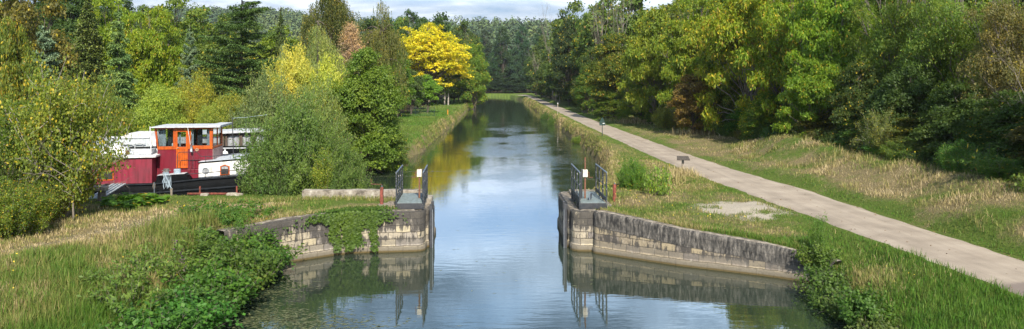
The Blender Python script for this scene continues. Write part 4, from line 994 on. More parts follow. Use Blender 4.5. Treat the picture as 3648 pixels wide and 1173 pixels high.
# ------------------------------------------------------------------ masonry of the lock entrance
def wallmesh(path, T, prof_ledge=.06, zbot=-.8, seed=0):
    P=np.array(path,float); xy=P[:,:2]; L=np.r_[0,np.cumsum(np.hypot(*np.diff(xy,axis=0).T))]
    s=np.unique(np.concatenate([np.arange(0,L[-1],.12),L])); x=np.interp(s,L,P[:,0]);y=np.interp(s,L,P[:,1]);zt=np.interp(s,L,P[:,2])
    t=np.stack([np.gradient(x,s),np.gradient(y,s)],1);t/=np.linalg.norm(t,axis=1,keepdims=True)
    for _ in range(2): t[1:-1]=(t[:-2]+2*t[1:-1]+t[2:]);t/=np.linalg.norm(t,axis=1,keepdims=True)
    nr=np.stack([t[:,1],-t[:,0]],1)      # towards the water
    rows=[]; n=len(s)
    zs=[(zbot,prof_ledge),(.10,prof_ledge),(.16,prof_ledge*.95),(.22,prof_ledge*.35),(.26,0)]
    for k in range(9): zs.append((None,k/8))
    V=[];UV=[];BE=[]
    def row(off,z,u2,v2,be): V.append(np.stack([x+nr[:,0]*off,y+nr[:,1]*off,z],1));UV.append(np.stack([s+u2,v2],1));BE.append(be)
    for z,o in zs[:5]:
        j=(fbm(s*3,s*0+z*5,seed)-.5)*.03; row(o+j,np.full(n,z),0,np.full(n,z),zt-z)
    for _,k in zs[5:]:
        z=.26+(zt-.05-.26)*(k*.97+.03); j=(fbm(s*2.2,z*4,seed+3)-.5)*.05; row(j,z,0,z,zt-z)
    ch=(fbm(s*3.5,s*0,seed+9)-.5)
    row(-.02+ch*.05,zt-.015+ch*.03,0,zt,np.zeros(n)); nface=len(V)
    row(-.10+ch*.05,zt+.01+(fbm(s*3,s*0+3,seed+4)-.5)*.03,0,zt,np.zeros(n))
    row(-T*.6,zt+.012+(fbm(s*3,s*0+7,seed+5)-.5)*.03,0,zt,np.zeros(n)); row(-T,zt-.0,0,zt,np.zeros(n)); row(-T,np.full(n,-.4),0,zt,np.zeros(n))
    m=len(V); V=np.stack(V,0).reshape(-1,3); I=np.arange(m*n).reshape(m,n)
    Fq=np.stack([I[:-1,:-1],I[:-1,1:],I[1:,1:],I[1:,:-1]],-1).reshape(-1,4)
    return V,Fq,np.concatenate(UV),np.concatenate(BE),n,m,nface
def wall(name,path,T,mat,label,seed=0,group=None):
    V,Fq,UV,BE,n,m,nf=wallmesh(path,T,seed=seed)
    me=mesh_np(name,V,Fq,None,True); me.materials.append(mat); me.materials.append(M['coping'])
    uv=me.uv_layers.new(name='UVMap'); li=np.empty(len(me.loops),np.int32); me.loops.foreach_get('vertex_index',li); uv.data.foreach_set('uv',UV[li].astype(np.float32).ravel())
    at=me.attributes.new('below','FLOAT','POINT'); at.data.foreach_set('value',BE.astype(np.float32))
    mi=np.zeros(len(Fq),np.int32); mi[(nf)*(n-1):]=1; me.polygons.foreach_set('material_index',mi); me.update()
    return tag(link(name,me),label,'wall',group)
wall('quay_wall',[(-8.75,23.3,1.38),(-7.2,25,1.46),(-5.85,26,1.48),(-5.26,26.3,1.47),(-3.05,26.58,1.46),(-2.85,26.64,1.45),(-2.74,26.78,1.44),(-2.70,27.3,1.42),(-2.62,27.32,1.40),(-2.60,28.6,1.30),(-2.60,29.8,1.12),(-2.64,30.1,1.12),(-2.78,30.45,1.12),(-3.1,30.7,1.14),(-4.0,30.9,1.2),(-6.7,31.0,1.2)],.5,M['stone_left'],'pale stained stone quay wall with ivy left of the lock opening',1)
wall('lock_pier',[(4.6,33.6,1.2),(3.5,33.0,1.25),(2.85,32.55,1.28),(2.66,32.1,1.30),(2.60,31.5,1.32),(2.60,27.3,1.40),(2.70,27.28,1.42),(2.70,26.95,1.43),(2.76,26.74,1.44),(2.92,26.62,1.45),(3.56,26.58,1.46)],.5,M['stone_left'],'rounded stone pier with yellowish blocks right of the lock opening',5)
wall('quay_wall',[(3.50,26.62,1.49),(3.47,26.45,1.49),(3.53,26.30,1.49),(4.8,25.4,1.36),(6.1,24.5,1.21),(7.2,23.92,1.11),(8.37,23.3,1.0),(9.2,22.75,.90),(9.75,22.3,.82),(10.05,21.9,.74)],.5,M['stone_right'],'long dark curved quay wall sweeping towards the right bank',9)
# pier platforms of paving behind the nose stones
def slab(poly,z,name,label):
    b=MB(); b.plan(poly,z-.25,z); o=b.build(name,M['coping'],None,.02); tag(o,label,'paving')
slab([(-4.75,26.93),(-3.15,27.05),(-3.15,29.3),(-3.6,29.42),(-4.6,29.42)],1.418,'paving_slab','worn stone paving under the left footbridge')
slab([(3.06,27.12),(3.95,27.05),(4.4,28.0),(4.2,32.2),(3.10,32.2)],1.418,'paving_slab','worn stone paving under the right footbridge')
# parapet
def rough_box(name,a,b,step,mat,label,cat,amp=.02):
    bm=__import__('bmesh').new(); 
    import bmesh
    bmesh.ops.create_cube(bm,size=1); 
    a=Vector(a);b=Vector(b)
    for v in bm.verts: v.co=Vector([(a[i]+b[i])/2+v.co[i]*(b[i]-a[i]) for i in range(3)])
    bmesh.ops.bevel(bm,geom=bm.edges[:],offset=.03,segments=1,affect='EDGES')
    for _ in range(4):
        es=[e for e in bm.edges if e.calc_length()>step]
        if es: bmesh.ops.subdivide_edges(bm,edges=es,cuts=1,use_grid_fill=True)
    for v in bm.verts:
        p=v.co; d=(float(fbm(np.array([p.x*3+p.z*7]),np.array([p.y*3+p.z*4]),13)[0])-.5)*2*amp
        v.co+=Vector((d*.4,d,d))
    me=bpy.data.meshes.new(name);bm.to_mesh(me);bm.free();me.materials.append(mat)
    return tag(link(name,me),label,cat)
rough_box('parapet_wall',(-7.95,29.5,1.1),(-3.02,29.95,1.77),.2,M['concrete'],'low weathered concrete parapet behind the left lock pier','wall')
rough_box('end_stone',(-3.0,29.2,1.0),(-2.68,30.1,1.50),.15,M['concrete'],'broken end stone between the parapet and the canal','stone',.03)

# ------------------------------------------------------------------ steelwork
M['steel']=plain('black_painted_steel',(.022,.026,.032),.42,.0,.5,9,(.045,.045,.05))
M['steel_chip']=plain('chipped_black_steel',(.020,.024,.03),.45,0,.1,34,(.020,.024,.03))
def chipmat():
    m,nt,b=newmat('chipped_paint'); g=N(nt,'ShaderNodeNewGeometry').outputs['Position']
    n=noise(nt,g,22,4,.6); c=ramp(nt,n,[(.60,(.022,.027,.034)),(.66,(.40,.38,.34))]).outputs[0]
    nt.links.new(c,b.inputs['Base Color']); b.inputs['Roughness'].default_value=.45; return m
M['steel_chip']=chipmat()
M['rail_grey']=plain('worn_grey_rail',(.17,.20,.24),.35,.3,.3,9)
M['deck_plate']=plain('grey_green_deck_plate',(.20,.25,.25),.6,0,.25,7)
M['rust']=plain('rusty_red_steel',(.24,.055,.035),.7,0,.45,10,(.11,.035,.02))
M['rust_brown']=plain('rusty_brown_steel',(.20,.09,.05),.8,0,.4,14)
M['cream']=plain('cream_painted_box',(.72,.70,.62),.5,0,.12,8,(.55,.50,.40))
M['galv']=plain('galvanised_strip',(.42,.46,.50),.4,.4,.2,9)
def footbridge(ox,oy,rz,w,Ln,side,label):
    """side = +1 canal on local +x; deck from y 0 to Ln"""
    r=empty('lock_footbridge',(ox,oy,1.45),rz,label,'footbridge')
    b=MB(); b.box((0,0,.17),(w,Ln,.25)); b.build('deck',M['deck_plate'],r,.006)
    b=MB(); b.box((-.02,-.03,.02),(w+.02,-.002,.235)); b.box((-.02,Ln+.002,.02),(w+.02,Ln+.03,.235)); b.box((.0,.05,.0),(.08,Ln-.05,.165)); b.box((w-.08,.05,.0),(w,Ln-.05,.165))
    for y in (.1,Ln-.1): b.box((-.05,y,-.02),(w+.05,y+.08,-.003))
    b.build('frame',M['steel'],r,.004)
    for xs in (-.05,w+.02):
        g=MB()
        ys=np.linspace(.0,Ln-.05,4)
        for y in ys: g.box((xs,y-.02,.0),(xs+.045,y+.11,1.34))
        g.box((xs+.006,.08,.27),(xs+.038,Ln-.06,.42))
        g.tube([(xs+.022,.02,.84),(xs+.022,Ln,.84)],.017,8)
        o=g.build('railing',M['steel_chip'],r,.003)
        t=MB(); t.tube([(xs+.022,-.02,1.36),(xs+.022,Ln+.02,1.36)],.03,8); t.build('handrail',M['rail_grey'],o)
    return r
footbridge(-3.74,26.95,R(2.0),.92,2.35,1,'black steel footbridge with railings on the left lock pier')
footbridge(3.05,27.0,R(.6),.92,2.75,-1,'black steel footbridge with railings on the right lock pier')
def winch(x,y,s,rod,label):
    r=empty('sluice_winch',(x,y,1.70),0,label,'winch')
    b=MB(); b.box((-.09,-.09,.82),(.09,.09,1.10)); b.build('gear_box',M['cream'],r,.012)
    b=MB(); b.box((-.03,-.03,0),(.03,.03,.818)); b.build('column',M['rust_brown'],r,.003)
    if rod:
        b=MB(); b.box((-.022,-.02,1.102),(.022,.02,1.58))
        for k in range(14): b.box((.022,-.018,1.13+k*.032),(.034,.018,1.145+k*.032))
        b.build('toothed_rack',M['rust_brown'],r)
    else:
        b=MB(); b.tube([(0,0,1.10),(0,0,1.15)],.02); b.build('spindle_cap',M['rust_brown'],r)
    b=MB(); b.tube([(s*.09,0,1.0),(s*.15,0,1.0)],.018); b.tube([(s*.15,0,1.0),(s*.15,-.0,.80)],.014); b.tube([(s*.15,0,.80),(s*.30,0,.80)],.016); b.build('crank',M['rust_brown'],r)
    b=MB(); b.box((-s*.16,-.05,.0),(-s*.11,.05,1.12)); b.build('guide_post',M['steel'],r,.003)
winch(-3.03,28.05,-1,False,'cream sluice winch with rusty crank on the left footbridge')
winch(3.33,28.0,1,True,'cream sluice winch with toothed rack on the right footbridge')
b=MB(); b.plan([(3.42,27.5),(3.46,27.5),(3.60,28.0),(3.56,28.0)],1.705,1.93); tag(b.build('toe_plate',M['rail_grey'],None,.003),'small grey kick plate standing on the right footbridge deck','plate')
def redpost(x,y,crank,label):
    r=empty('red_post',(x,y,gz(x,y)),0,label,'post')
    b=MB(); b.box((-.055,-.055,-.1),(.055,.055,.70)); b.box((-.075,-.02,-.1),(-.056,.02,.66)); b.build('housing',M['rust'],r,.006)
    b=MB(); b.tube([(0,0,.70),(0,0,.76)],.028); b.build('spindle',M['rail_grey'],r)
    if crank:
        b=MB(); b.tube([(0,0,.76),(0,0,.80),(-.42,0,.82),(-.42,0,1.02)],.014); b.build('crank',M['rust_brown'],r)
redpost(-4.52,28.35,True,'rusty red post with a crank handle left of the left footbridge')
redpost(4.72,29.6,False,'rusty red post without handle right of the right footbridge')
# gate slots at the water side of both piers
def slot(x,y,s,label):
    r=empty('sluice_guide',(x,y,0),0,label,'gate frame')
    b=MB(); b.box((-.05,0,-.6),(.05,.10,1.62)); b.box((-.05,.62,-.6),(.05,.72,1.62)); b.box((-.05,.102,1.28),(.05,.618,1.38)); b.box((-.03,.102,.35),(.03,.618,.43)); b.build('guide_frame',M['steel'],r,.004)
    b=MB(); b.box((-.02,.102,-.6),(.02,.618,.34)); b.build('gate_plate',M['steel'],r)
    b=MB(); b.box((s*.051,.02,-.5),(s*.062,.05,1.42)); b.build('edge_strip',M['galv'],r)
slot(-2.50,27.1,1,'black steel sluice guide on the canal face of the left pier')
slot(2.50,27.1,-1,'black steel sluice guide on the canal face of the right pier')

# ------------------------------------------------------------------ signs and posts on the banks
M['sign_green']=plain('dark_green_sign',(.012,.045,.035),.4,0,.3,9)
M['white']=plain('white_paint',(.72,.73,.74),.5,0,.10,3.5,(.55,.55,.53))
M['wood_grey']=plain('weathered_wood',(.36,.31,.25),.85,0,.35,12)
M['wood_dark']=plain('dark_wood_panel',(.09,.075,.06),.7,0,.4,12)
X,Y=9.12,64; r=empty('path_sign',(X,Y,gz(X,Y)),0,'dark green pointed sign on a post between canal and cycle path','sign')
b=MB(); b.tube([(0,0,-.2),(0,0,1.62)],.03); b.build('post',M['sign_green'],r)
b=MB(); b.prism([(-.26,.92),(.26,.92),(.26,1.18),(-.26,1.18)],-.05,-.031); b.prism([(-.24,1.20),(.24,1.20),(.20,1.30),(.0,1.66),(-.20,1.30)],-.05,-.031); b.build('panel',M['sign_green'],r,.004)
b=MB(); b.prism([(.03,1.07),(.20,1.07),(.20,1.13),(.03,1.13)],-.056,-.052); b.build('white_plate',M['white'],r)
b=MB(); 
for z in (.97,1.01): b.prism([(-.20,z),(-.04,z),(-.04,z+.015),(-.20,z+.015)],-.056,-.052)
b.prism([(-.13,1.215),(.13,1.215),(.13,1.228),(-.13,1.228)],-.056,-.052)
b.build('lettering',M['rail_grey'],r)
X,Y=9.84,38.9; r=empty('information_lectern',(X,Y,gz(X,Y)),R(-8),'low wooden information lectern at the edge of the cycle path','sign')
b=MB(); b.box((-.06,-.06,-.15),(.06,.06,.62)); b.build('post',M['wood_grey'],r,.01)
b=MB(); b.box((-.05,-.10,.585),(.05,-.062,.70)); b.build('bracket',M['rail_grey'],r,.004)
b=MB(); b.add([(-.34,-.30,.66),(.34,-.30,.66),(.30,.16,.82),(-.30,.16,.82),(-.34,-.31,.69),(.34,-.31,.69),(.30,.15,.85),(-.30,.15,.85)],[(0,3,2,1),(4,5,6,7),(0,1,5,4),(1,2,6,5),(2,3,7,6),(3,0,4,7)]); b.build('panel',M['wood_dark'],r)
X,Y=8.88,109; r=empty('marker_post',(X,Y,gz(X,Y)),0,'thin pale wooden marker post further along beside the path','post')
b=MB(); b.box((-.05,-.05,-.2),(.05,.05,1.62)); b.build('post',M['wood_grey'],r,.01); b=MB(); b.box((-.075,-.06,1.622),(.075,.06,1.75)); b.build('cap',M['white'],r,.01)
X,Y=-7.7,112; r=empty('marker_post',((1126-CX)*112/F,112,gz((1126-CX)*112/F,112)),0,'small orange marker standing in the left bank grass','post')
M['orange']=plain('orange_marker',(.70,.26,.02),.5,0,.2,9); b=MB(); b.tube([(0,0,-.1),(0,0,.85)],.07); b.build('post',M['orange'],r); b=MB(); b.tube([(0,0,.85),(0,0,.93)],.05); b.build('cap',M['rust'],r)
G='whitish trunks below the yellow tree'
for x in (1118,1127):
    Y=150;X=(x-CX)*Y/F; b=MB(); b.tube([(0,0,-.2),(.05,0,1.5),(0,.05,3.6)],[.16,.15,.13]); r=empty('slim_tree',(X,Y,gz(X,Y)),0,'slim tree with whitish bare trunk standing below the yellow tree','tree',G); b.build('trunk',M['bark_pale'],r)
    V,Fq=leaves(rng.normal(size=(500,3))*np.array([.9,.9,.8])+np.array([0,0,4.2]),rng.normal(size=(500,3)),.2,.12); c_=link('crown',mesh_np('crown',V,Fq,M['leaf']),r); c_.color=(.08,.12,.02,0)
# mesh fence behind the round trees
r=empty('wire_fence',(-15.2,106,gz(-15.2,106)),0,'grey green mesh fence behind the small round trees','fence')
b=MB(); 
for k in range(60): b.box((-2.5+k*.14,0,.05),(-2.48+k*.14,.012,1.35))
for z in (.1,.7,1.3): b.box((-2.5,-.01,z),(6.,-.001,z+.02))
b.build('mesh_panel',M['sign_green'],r)
for k in range(4):
    b=MB(); b.box((-2.5+k*2.8,.015,-.2),(-2.44+k*2.8,.07,1.42)); b.build('post',M['sign_green'],r)
G='old posts at the edge of the right wood'
for i,(x,Y,h) in enumerate([(1389,176,2.3),(1394,172,1.6),(1398,168,1.5),(1402,165,1.9),(1407,162,1.3)]):
    X=(x-CX)*Y/F; b=MB(); b.tube([(0,0,-.2),(rng.normal()*.1,0,h)],[.16,.13]); o=b.build('old_post',M['wood_grey']); o.location=(X,Y,gz(X,Y)); tag(o,'pale old wooden post at the edge of the right wood','post',G)

# ------------------------------------------------------------------ boats
M['hull']=plain('black_hull_paint',(.004,.005,.006),.6,0,.4,2,(.007,.008,.009),0,.06); M['strake']=plain('dark_grey_strake',(.014,.018,.023),.6,0,.3,4,None,0,.2)
M['crimson']=plain('crimson_paint',(.235,.020,.042),.45,0,.10,1.7,(.175,.022,.038)); M['crimson_shaded']=plain('shaded_crimson_paint',(.165,.008,.022),.38,0,.12,1.5)  # second crimson: same paint with the recessed wheelhouse's shade put into the colour
M['varnish']=plain('orange_varnished_wood',(.52,.105,.012),.30,0,.28,5,(.36,.065,.01))
M['roofgrey']=plain('pale_grey_roof',(.52,.55,.58),.5,0,.15,3); M['deckgrey']=plain('pale_blue_grey_deck',(.50,.55,.60),.5,0,.12,3)
M['curtain']=plain('pale_blue_curtain',(.42,.48,.55),.9,0,.3,9); M['curtain_dark']=plain('dark_curtain',(.05,.055,.07),.9,0,.3,9)
M['inside']=plain('dark_interior',(.035,.03,.028),.8,0,.3,3)
M['rope']=plain('pale_blue_rope',(.40,.50,.58),.9,0,.35,30); M['rope_tan']=plain('tan_rope',(.35,.29,.22),.9,0,.35,30)
M['foil']=plain('silver_foil_blind',(.55,.57,.60),.35,.5,.4,6); M['brass']=plain('brass_crest',(.55,.40,.26),.45,.4,.3,20)
def glassmat():
    m,nt,b=newmat('window_glass'); b.inputs['Base Color'].default_value=(.8,.85,.85,1)
    gl=N(nt,'ShaderNodeBsdfGlossy'); gl.inputs['Roughness'].default_value=.03; tr=N(nt,'ShaderNodeBsdfTransparent'); tr.inputs[0].default_value=(.86,.9,.9,1)
    fr=N(nt,'ShaderNodeFresnel'); fr.inputs[0].default_value=1.5; ms=N(nt,'ShaderNodeMixShader')
    nt.links.new(math_(nt,'ADD',fr.outputs[0],.03),ms.inputs[0]); nt.links.new(tr.outputs[0],ms.inputs[1]); nt.links.new(gl.outputs[0],ms.inputs[2]); nt.links.new(ms.outputs[0],nt.nodes['Material Output'].inputs[0]); nt.nodes.remove(b); return m
M['glass']=glassmat()
TH=R(8); BC,BS=math.cos(TH),math.sin(TH); BX,BY=(460-CX)*33.7/F,33.7
def uz(zx,zy,v=0):
    """survey point on the plane v of the barge -> local u, z"""
    xd=(300+zx/2.509)/1.4167; yd=(400+zy/2.509)/1.4167; k=(xd-CX)/F
    u=(k*BY+k*v*BC-BX+v*BS)/(BC-k*BS); Yw=BY+u*BS+v*BC
    return u,H_CAM-(yd-CY)*Yw/F
def pl(pts,v): return [uz(a,b_,v) for a,b_ in pts]
barge=empty('river_barge',(BX,BY,0),TH,'black and crimson river barge with varnished wooden wheelhouse moored at left','barge')
def part(mb,name,mat,parent=barge,bevel=0,smooth=False): return mb.build(name,mat,parent,bevel,smooth)
BW=4.0
sh=[(-12,1.55),(-9,1.42)]+[uz(a,b_) for a,b_ in ((300,648),(620,640),(1000,600),(1530,558))]+[(8.0,2.25)]
sh=np.array(sh); sheer=lambda u: np.interp(u,sh[:,0],sh[:,1])
q=NP(); U=np.concatenate([np.linspace(-11,6.6,60)]); 
def halfb(u): 
    t=np.where(u>3.6,(u-3.6)/3.6,np.where(u<-8,(-8-u)/3.6,0)); return BW/2*np.sqrt(np.clip(1-t**2,0.0004,1))
rows=[]
for (f,zz) in ((.72,-.5),(.93,0.05),(1.0,.55),(1.005,None),(.985,'top')):
    for_side=[]
    z=np.full(len(U),zz) if isinstance(zz,float) else (sheer(U)-.35 if zz is None else sheer(U))
    if zz==.55: z=.45+.25*(sheer(U)-1.4)
    rows.append((halfb(U)*f,z))
V=[];
for hb_,z in rows: V.append(np.stack([U,BW/2-hb_,z],1))
for hb_,z in rows[::-1]: V.append(np.stack([U,BW/2+hb_,z],1))
V=np.stack(V,0); m,n=V.shape[:2]; I=np.arange(m*n).reshape(m,n); Fq=np.stack([I[:-1,:-1],I[:-1,1:],I[1:,1:],I[1:,:-1]],-1).reshape(-1,4)
link('hull',mesh_np('hull',V.reshape(-1,3),Fq,M['hull'],True),barge)
b=MB()
Ps=[(u,BW/2-float(halfb(np.array(u)))*1.01,float(sheer(u))-.02) for u in np.linspace(-10.8,6.4,50)]; b.tube(Ps,.035,6)
zr=lambda u: np.interp(u,[uz(0,745)[0],uz(620,722)[0],uz(1530,650)[0],8],[uz(0,745)[1]-.02,uz(620,722)[1],uz(1530,650)[1],uz(1530,650)[1]+.25])
b.tube([(u,BW/2-float(halfb(np.array(u)))*1.015,float(zr(u))) for u in np.linspace(-10.8,6.4,50)],.045,6)
part(b,'rubbing_strake',M['strake'])
# dark raised coaming beside the wheelhouse
b=MB(); b.prism(pl([(632,636),(655,567),(900,551),(942,603),(942,612)],.02),-.012,.55); part(b,'side_coaming',M['hull'],bevel=.01)
b=MB(); b.prism(pl([(655,566),(900,550),(900,547),(655,563)],.02),-.03,.5); part(b,'coaming_cap',M['roofgrey'])
# fore cabin
V0=.30
a0=uz(-700,660,V0); a1=uz(-700,430,V0)
pts=[(-9.6,a0[1]*0+1.46)]+pl([(606,640)],V0)+pl([(606,402)],V0)+[(-9.6,uz(-60,432,V0)[1]+.02)]
b=MB(); b.prism(pts,V0,V0+3.2); fc=part(b,'fore_cabin',M['crimson'],bevel=.02)
ru=uz(640,385,V0)
b=MB(); zt=pts[2][1]; b.prism([(-9.7,pts[3][1]),(ru[0]+.02,zt-.01),(ru[0]+.02,zt+.085),(-9.7,pts[3][1]+.09)],V0-.10,V0+3.3); part(b,'cabin_roof',M['white'],bevel=.01)
# link wall between fore cabin and wheelhouse
w0=uz(648,560,.9); 
# wheelhouse
VW=.9; WD=2.0
lo_l=uz(640,620,VW); wl=uz(655,335,VW); wr=uz(1148,325,VW); lr=uz(1148,520,VW)
b=MB(); b.prism([(pts[1][0]+.004,1.0),(wr[0],1.0),(wr[0],wr[1]),(wl[0],wl[1])],VW,VW+WD); part(b,'wheelhouse_base',M['crimson_shaded'],bevel=.008)
zs_=wl[1]; tl=uz(627,142,VW); tr_=uz(1128,132,VW)
ztop=(tl[1]+tr_[1])/2
def framed(name,pan,holes,v,th,mat):
    """flat panel from (u,z) corner list with rectangular-ish holes, built as bars"""
u0,u1=wl[0],wr[0]
lean=tl[0]-wl[0]
def post(ua,ub,wa,v=VW,d=.07): return [(ua,zs_),(ua+wa,zs_),(ub+wa,ztop),(ub,ztop)]
fr=MB()
W1=pl([(665,312),(795,306),(797,152),(648,160)],VW); DR=pl([(822,500),(930,498),(928,152),(820,160)],VW); W2=pl([(957,303),(1122,298),(1122,150),(955,153)],VW)
# posts
fr.prism([(u0,zs_),(W1[0][0],zs_),(W1[3][0],ztop),(u0+lean,ztop)],VW-.03,VW+.05)
fr.prism([(W1[1][0],zs_),(DR[0][0],zs_),(DR[3][0],ztop),(W1[2][0],ztop)],VW-.03,VW+.05)
fr.prism([(DR[1][0],zs_),(W2[0][0],zs_),(W2[3][0],ztop),(DR[2][0],ztop)],VW-.03,VW+.05)
fr.prism([(W2[1][0],zs_),(u1,zs_),(u1+.02,ztop),(W2[2][0],ztop)],VW-.03,VW+.05)
# sills and heads
fr.prism([(W1[0][0],zs_),(W1[1][0],zs_),(W1[1][0],W1[1][1]),(W1[0][0],W1[1][1])],VW-.028,VW+.048)
fr.prism([(W2[0][0],zs_),(W2[1][0],zs_),(W2[1][0],W2[1][1]),(W2[0][0],W2[1][1])],VW-.028,VW+.048)
fr.prism([(W1[3][0],W1[2][1]),(W1[2][0],W1[2][1]),(W1[2][0],ztop),(W1[3][0],ztop)],VW-.028,VW+.048)
fr.prism([(W2[3][0],W2[2][1]),(W2[2][0],W2[2][1]),(W2[2][0],ztop),(W2[3][0],ztop)],VW-.028,VW+.048)
fr.prism([(DR[3][0],DR[2][1]+.0),(DR[2][0],DR[2][1]),(DR[2][0],ztop),(DR[3][0],ztop)],VW-.028,VW+.048)
# back and end frames
for (a_,b__) in ((u0,u0+.12),((u0+u1)/2-.08,(u0+u1)/2+.08),(u1-.14,u1)): fr.box((a_,VW+WD-.06,zs_+.001),(b__,VW+WD,ztop))
fr.box((u0+.12,VW+WD-.055,ztop-.10),(u1-.14,VW+WD-.005,ztop)); fr.box((u0+.12,VW+WD-.055,zs_),(u1-.14,VW+WD-.005,zs_+.12))
for v_ in (VW+.052,VW+WD*.5-.03,VW+WD-.14):
    for ue in (u1-.05,): fr.box((ue,v_,zs_),(ue+.055,v_+.08,ztop))
fr.box((u1-.045,VW+.132,zs_),(u1+.0,VW+WD-.14,zs_+.10)); fr.box((u1-.045,VW+.132,ztop-.08),(u1,VW+WD-.14,ztop))
for v_ in (VW+.052,VW+WD-.14): fr.prism([(u0,zs_),(u0+.06,zs_),(u0+lean+.06,ztop),(u0+lean,ztop)],v_,v_+.08)
part(fr,'wheelhouse_frame',M['varnish'],bevel=.006)
# door
dz0=DR[0][1]; d_=MB(); g0=pl([(836,310),(912,308),(910,172),(836,175)],VW)
dl,drr=DR[0][0]+.01,DR[1][0]-.01
d_.box((dl,VW-.05,dz0),(g0[0][0],VW-.005,DR[2][1]-.01)); d_.box((g0[1][0],VW-.05,dz0),(drr,VW-.005,DR[2][1]-.01))
d_.box((g0[0][0],VW-.048,g0[3][1]),(g0[1][0],VW-.007,DR[2][1]-.012)); d_.box((g0[0][0],VW-.048,g0[0][1]-.10),(g0[1][0],VW-.007,g0[0][1])); d_.box((g0[0][0],VW-.048,dz0),(g0[1][0],VW-.007,dz0+.1))
nb=5
for k in range(nb):
    a_=g0[0][0]+(g0[1][0]-g0[0][0])*k/nb+.004; e_=g0[0][0]+(g0[1][0]-g0[0][0])*(k+1)/nb-.004; d_.box((a_,VW-.038,dz0+.1),(e_,VW-.012,g0[0][1]-.10))
door=part(d_,'door',M['varnish'],bevel=.005)
b=MB(); b.box((g0[0][0],VW-.030,g0[0][1]),(g0[1][0],VW-.024,g0[3][1])); part(b,'door_pane',M['glass'],door)
b=MB(); b.tube([(dl+.05,VW-.09,dz0+.95),(dl+.05,VW-.05,dz0+.95)],.018); b.tube([(dl+.05,VW-.09,dz0+.95),(dl+.14,VW-.09,dz0+.95)],.012); part(b,'door_handle',M['brass'],door)
def pane(Wq,v,name='window'):
    b=MB(); b.prism([Wq[0],Wq[1],Wq[2],Wq[3]],v,v+.006); return part(b,name,M['glass'])
p1=pane(W1,VW+.01); p2=pane(W2,VW+.01)
b=MB(); b.add([(u1-.02,VW+.13,zs_+.1),(u1-.02,VW+WD*.5-.03,zs_+.1),(u1-.02,VW+WD*.5-.03,ztop-.08),(u1-.02,VW+.13,ztop-.08)],[(0,1,2,3)]); part(b,'window',M['glass'])
b=MB(); b.add([(u1-.02,VW+WD*.5+.05,zs_+.1),(u1-.02,VW+WD-.14,zs_+.1),(u1-.02,VW+WD-.14,ztop-.08),(u1-.02,VW+WD*.5+.05,ztop-.08)],[(0,1,2,3)]); part(b,'window',M['glass'])
# bright reflection on the wheelhouse end, painted as a pinkish sheet
b=MB(); M['pinkish']=plain('pinkish_reflection',(.42,.27,.25),.35,0,.2,3); b.box((wr[0]+.004,VW+.01,2.05),(wr[0]+.02,VW+WD-.02,zs_-.01)); part(b,'end_reflection',M['pinkish'])
# curtains (wavy sheets)
def drape(ua,ub,z0,z1,v,mat,waves=4):
    n=24; q2=NP(); u=np.linspace(ua,ub,n); w=v+.02*np.sin(np.linspace(0,waves*2*PI,n)); V=np.concatenate([np.stack([u,w,np.full(n,z0)],1),np.stack([u,w,np.full(n,z1)],1)]); i=np.arange(n-1)
    link('curtain',mesh_np('curtain',V,np.stack([i,i+1,i+1+n,i+n],1),mat,True),barge)
sx=lambda zx: uz(zx,200,VW)[0]
drape(sx(655),sx(722),W1[1][1]+.01,ztop-.04,VW+.13,M['curtain']); drape(sx(728),sx(778),W1[1][1],ztop-.04,VW+.30,M['curtain_dark'],3)
drape(sx(955),sx(973),W2[1][1],ztop-.04,VW+.13,M['curtain'],1); drape(sx(1002),sx(1048),W2[1][1],ztop-.04,VW+.20,M['curtain_dark'],3); drape(sx(1090),sx(1122),W2[1][1],ztop-.04,VW+.13,M['curtain'],3)
drape(sx(838),sx(856),g0[0][1],g0[3][1],VW+.15,M['curtain'],2); drape(sx(880),sx(912),g0[0][1],g0[3][1],VW+WD-.2,M['curtain_dark'],2)
b=MB(); b.box((sx(775),VW+.12,W1[1][1]),(sx(792),VW+.2,W1[1][1]+.13)); part(b,'white_mug',M['white'],bevel=.01)
# floor of the wheelhouse and console
b=MB(); b.box((u0+.1,VW+.4,zs_-.02),(sx(760),VW+.9,zs_+.14)); b.tube([(sx(765),VW+.55,zs_+.0),(sx(765),VW+.55,zs_+.55)],.02); part(b,'console',M['inside'])
# wheelhouse roof
rl,rr=uz(585,138,VW-.25),uz(1215,112,VW-.25)
b=MB(); b.prism([(rl[0],ztop+.0),(rr[0],ztop+.0),(rr[0],ztop+.055),(rl[0],ztop+.045)],VW-.25,VW+WD+.25); part(b,'wheelhouse_roof',M['roofgrey'],bevel=.01)
b=MB(); b.box((rr[0]-.55,VW-.22,ztop+.06),(rr[0]+.02,VW+WD+.2,ztop+.11)); part(b,'roof_lip',M['roofgrey'],bevel=.01)
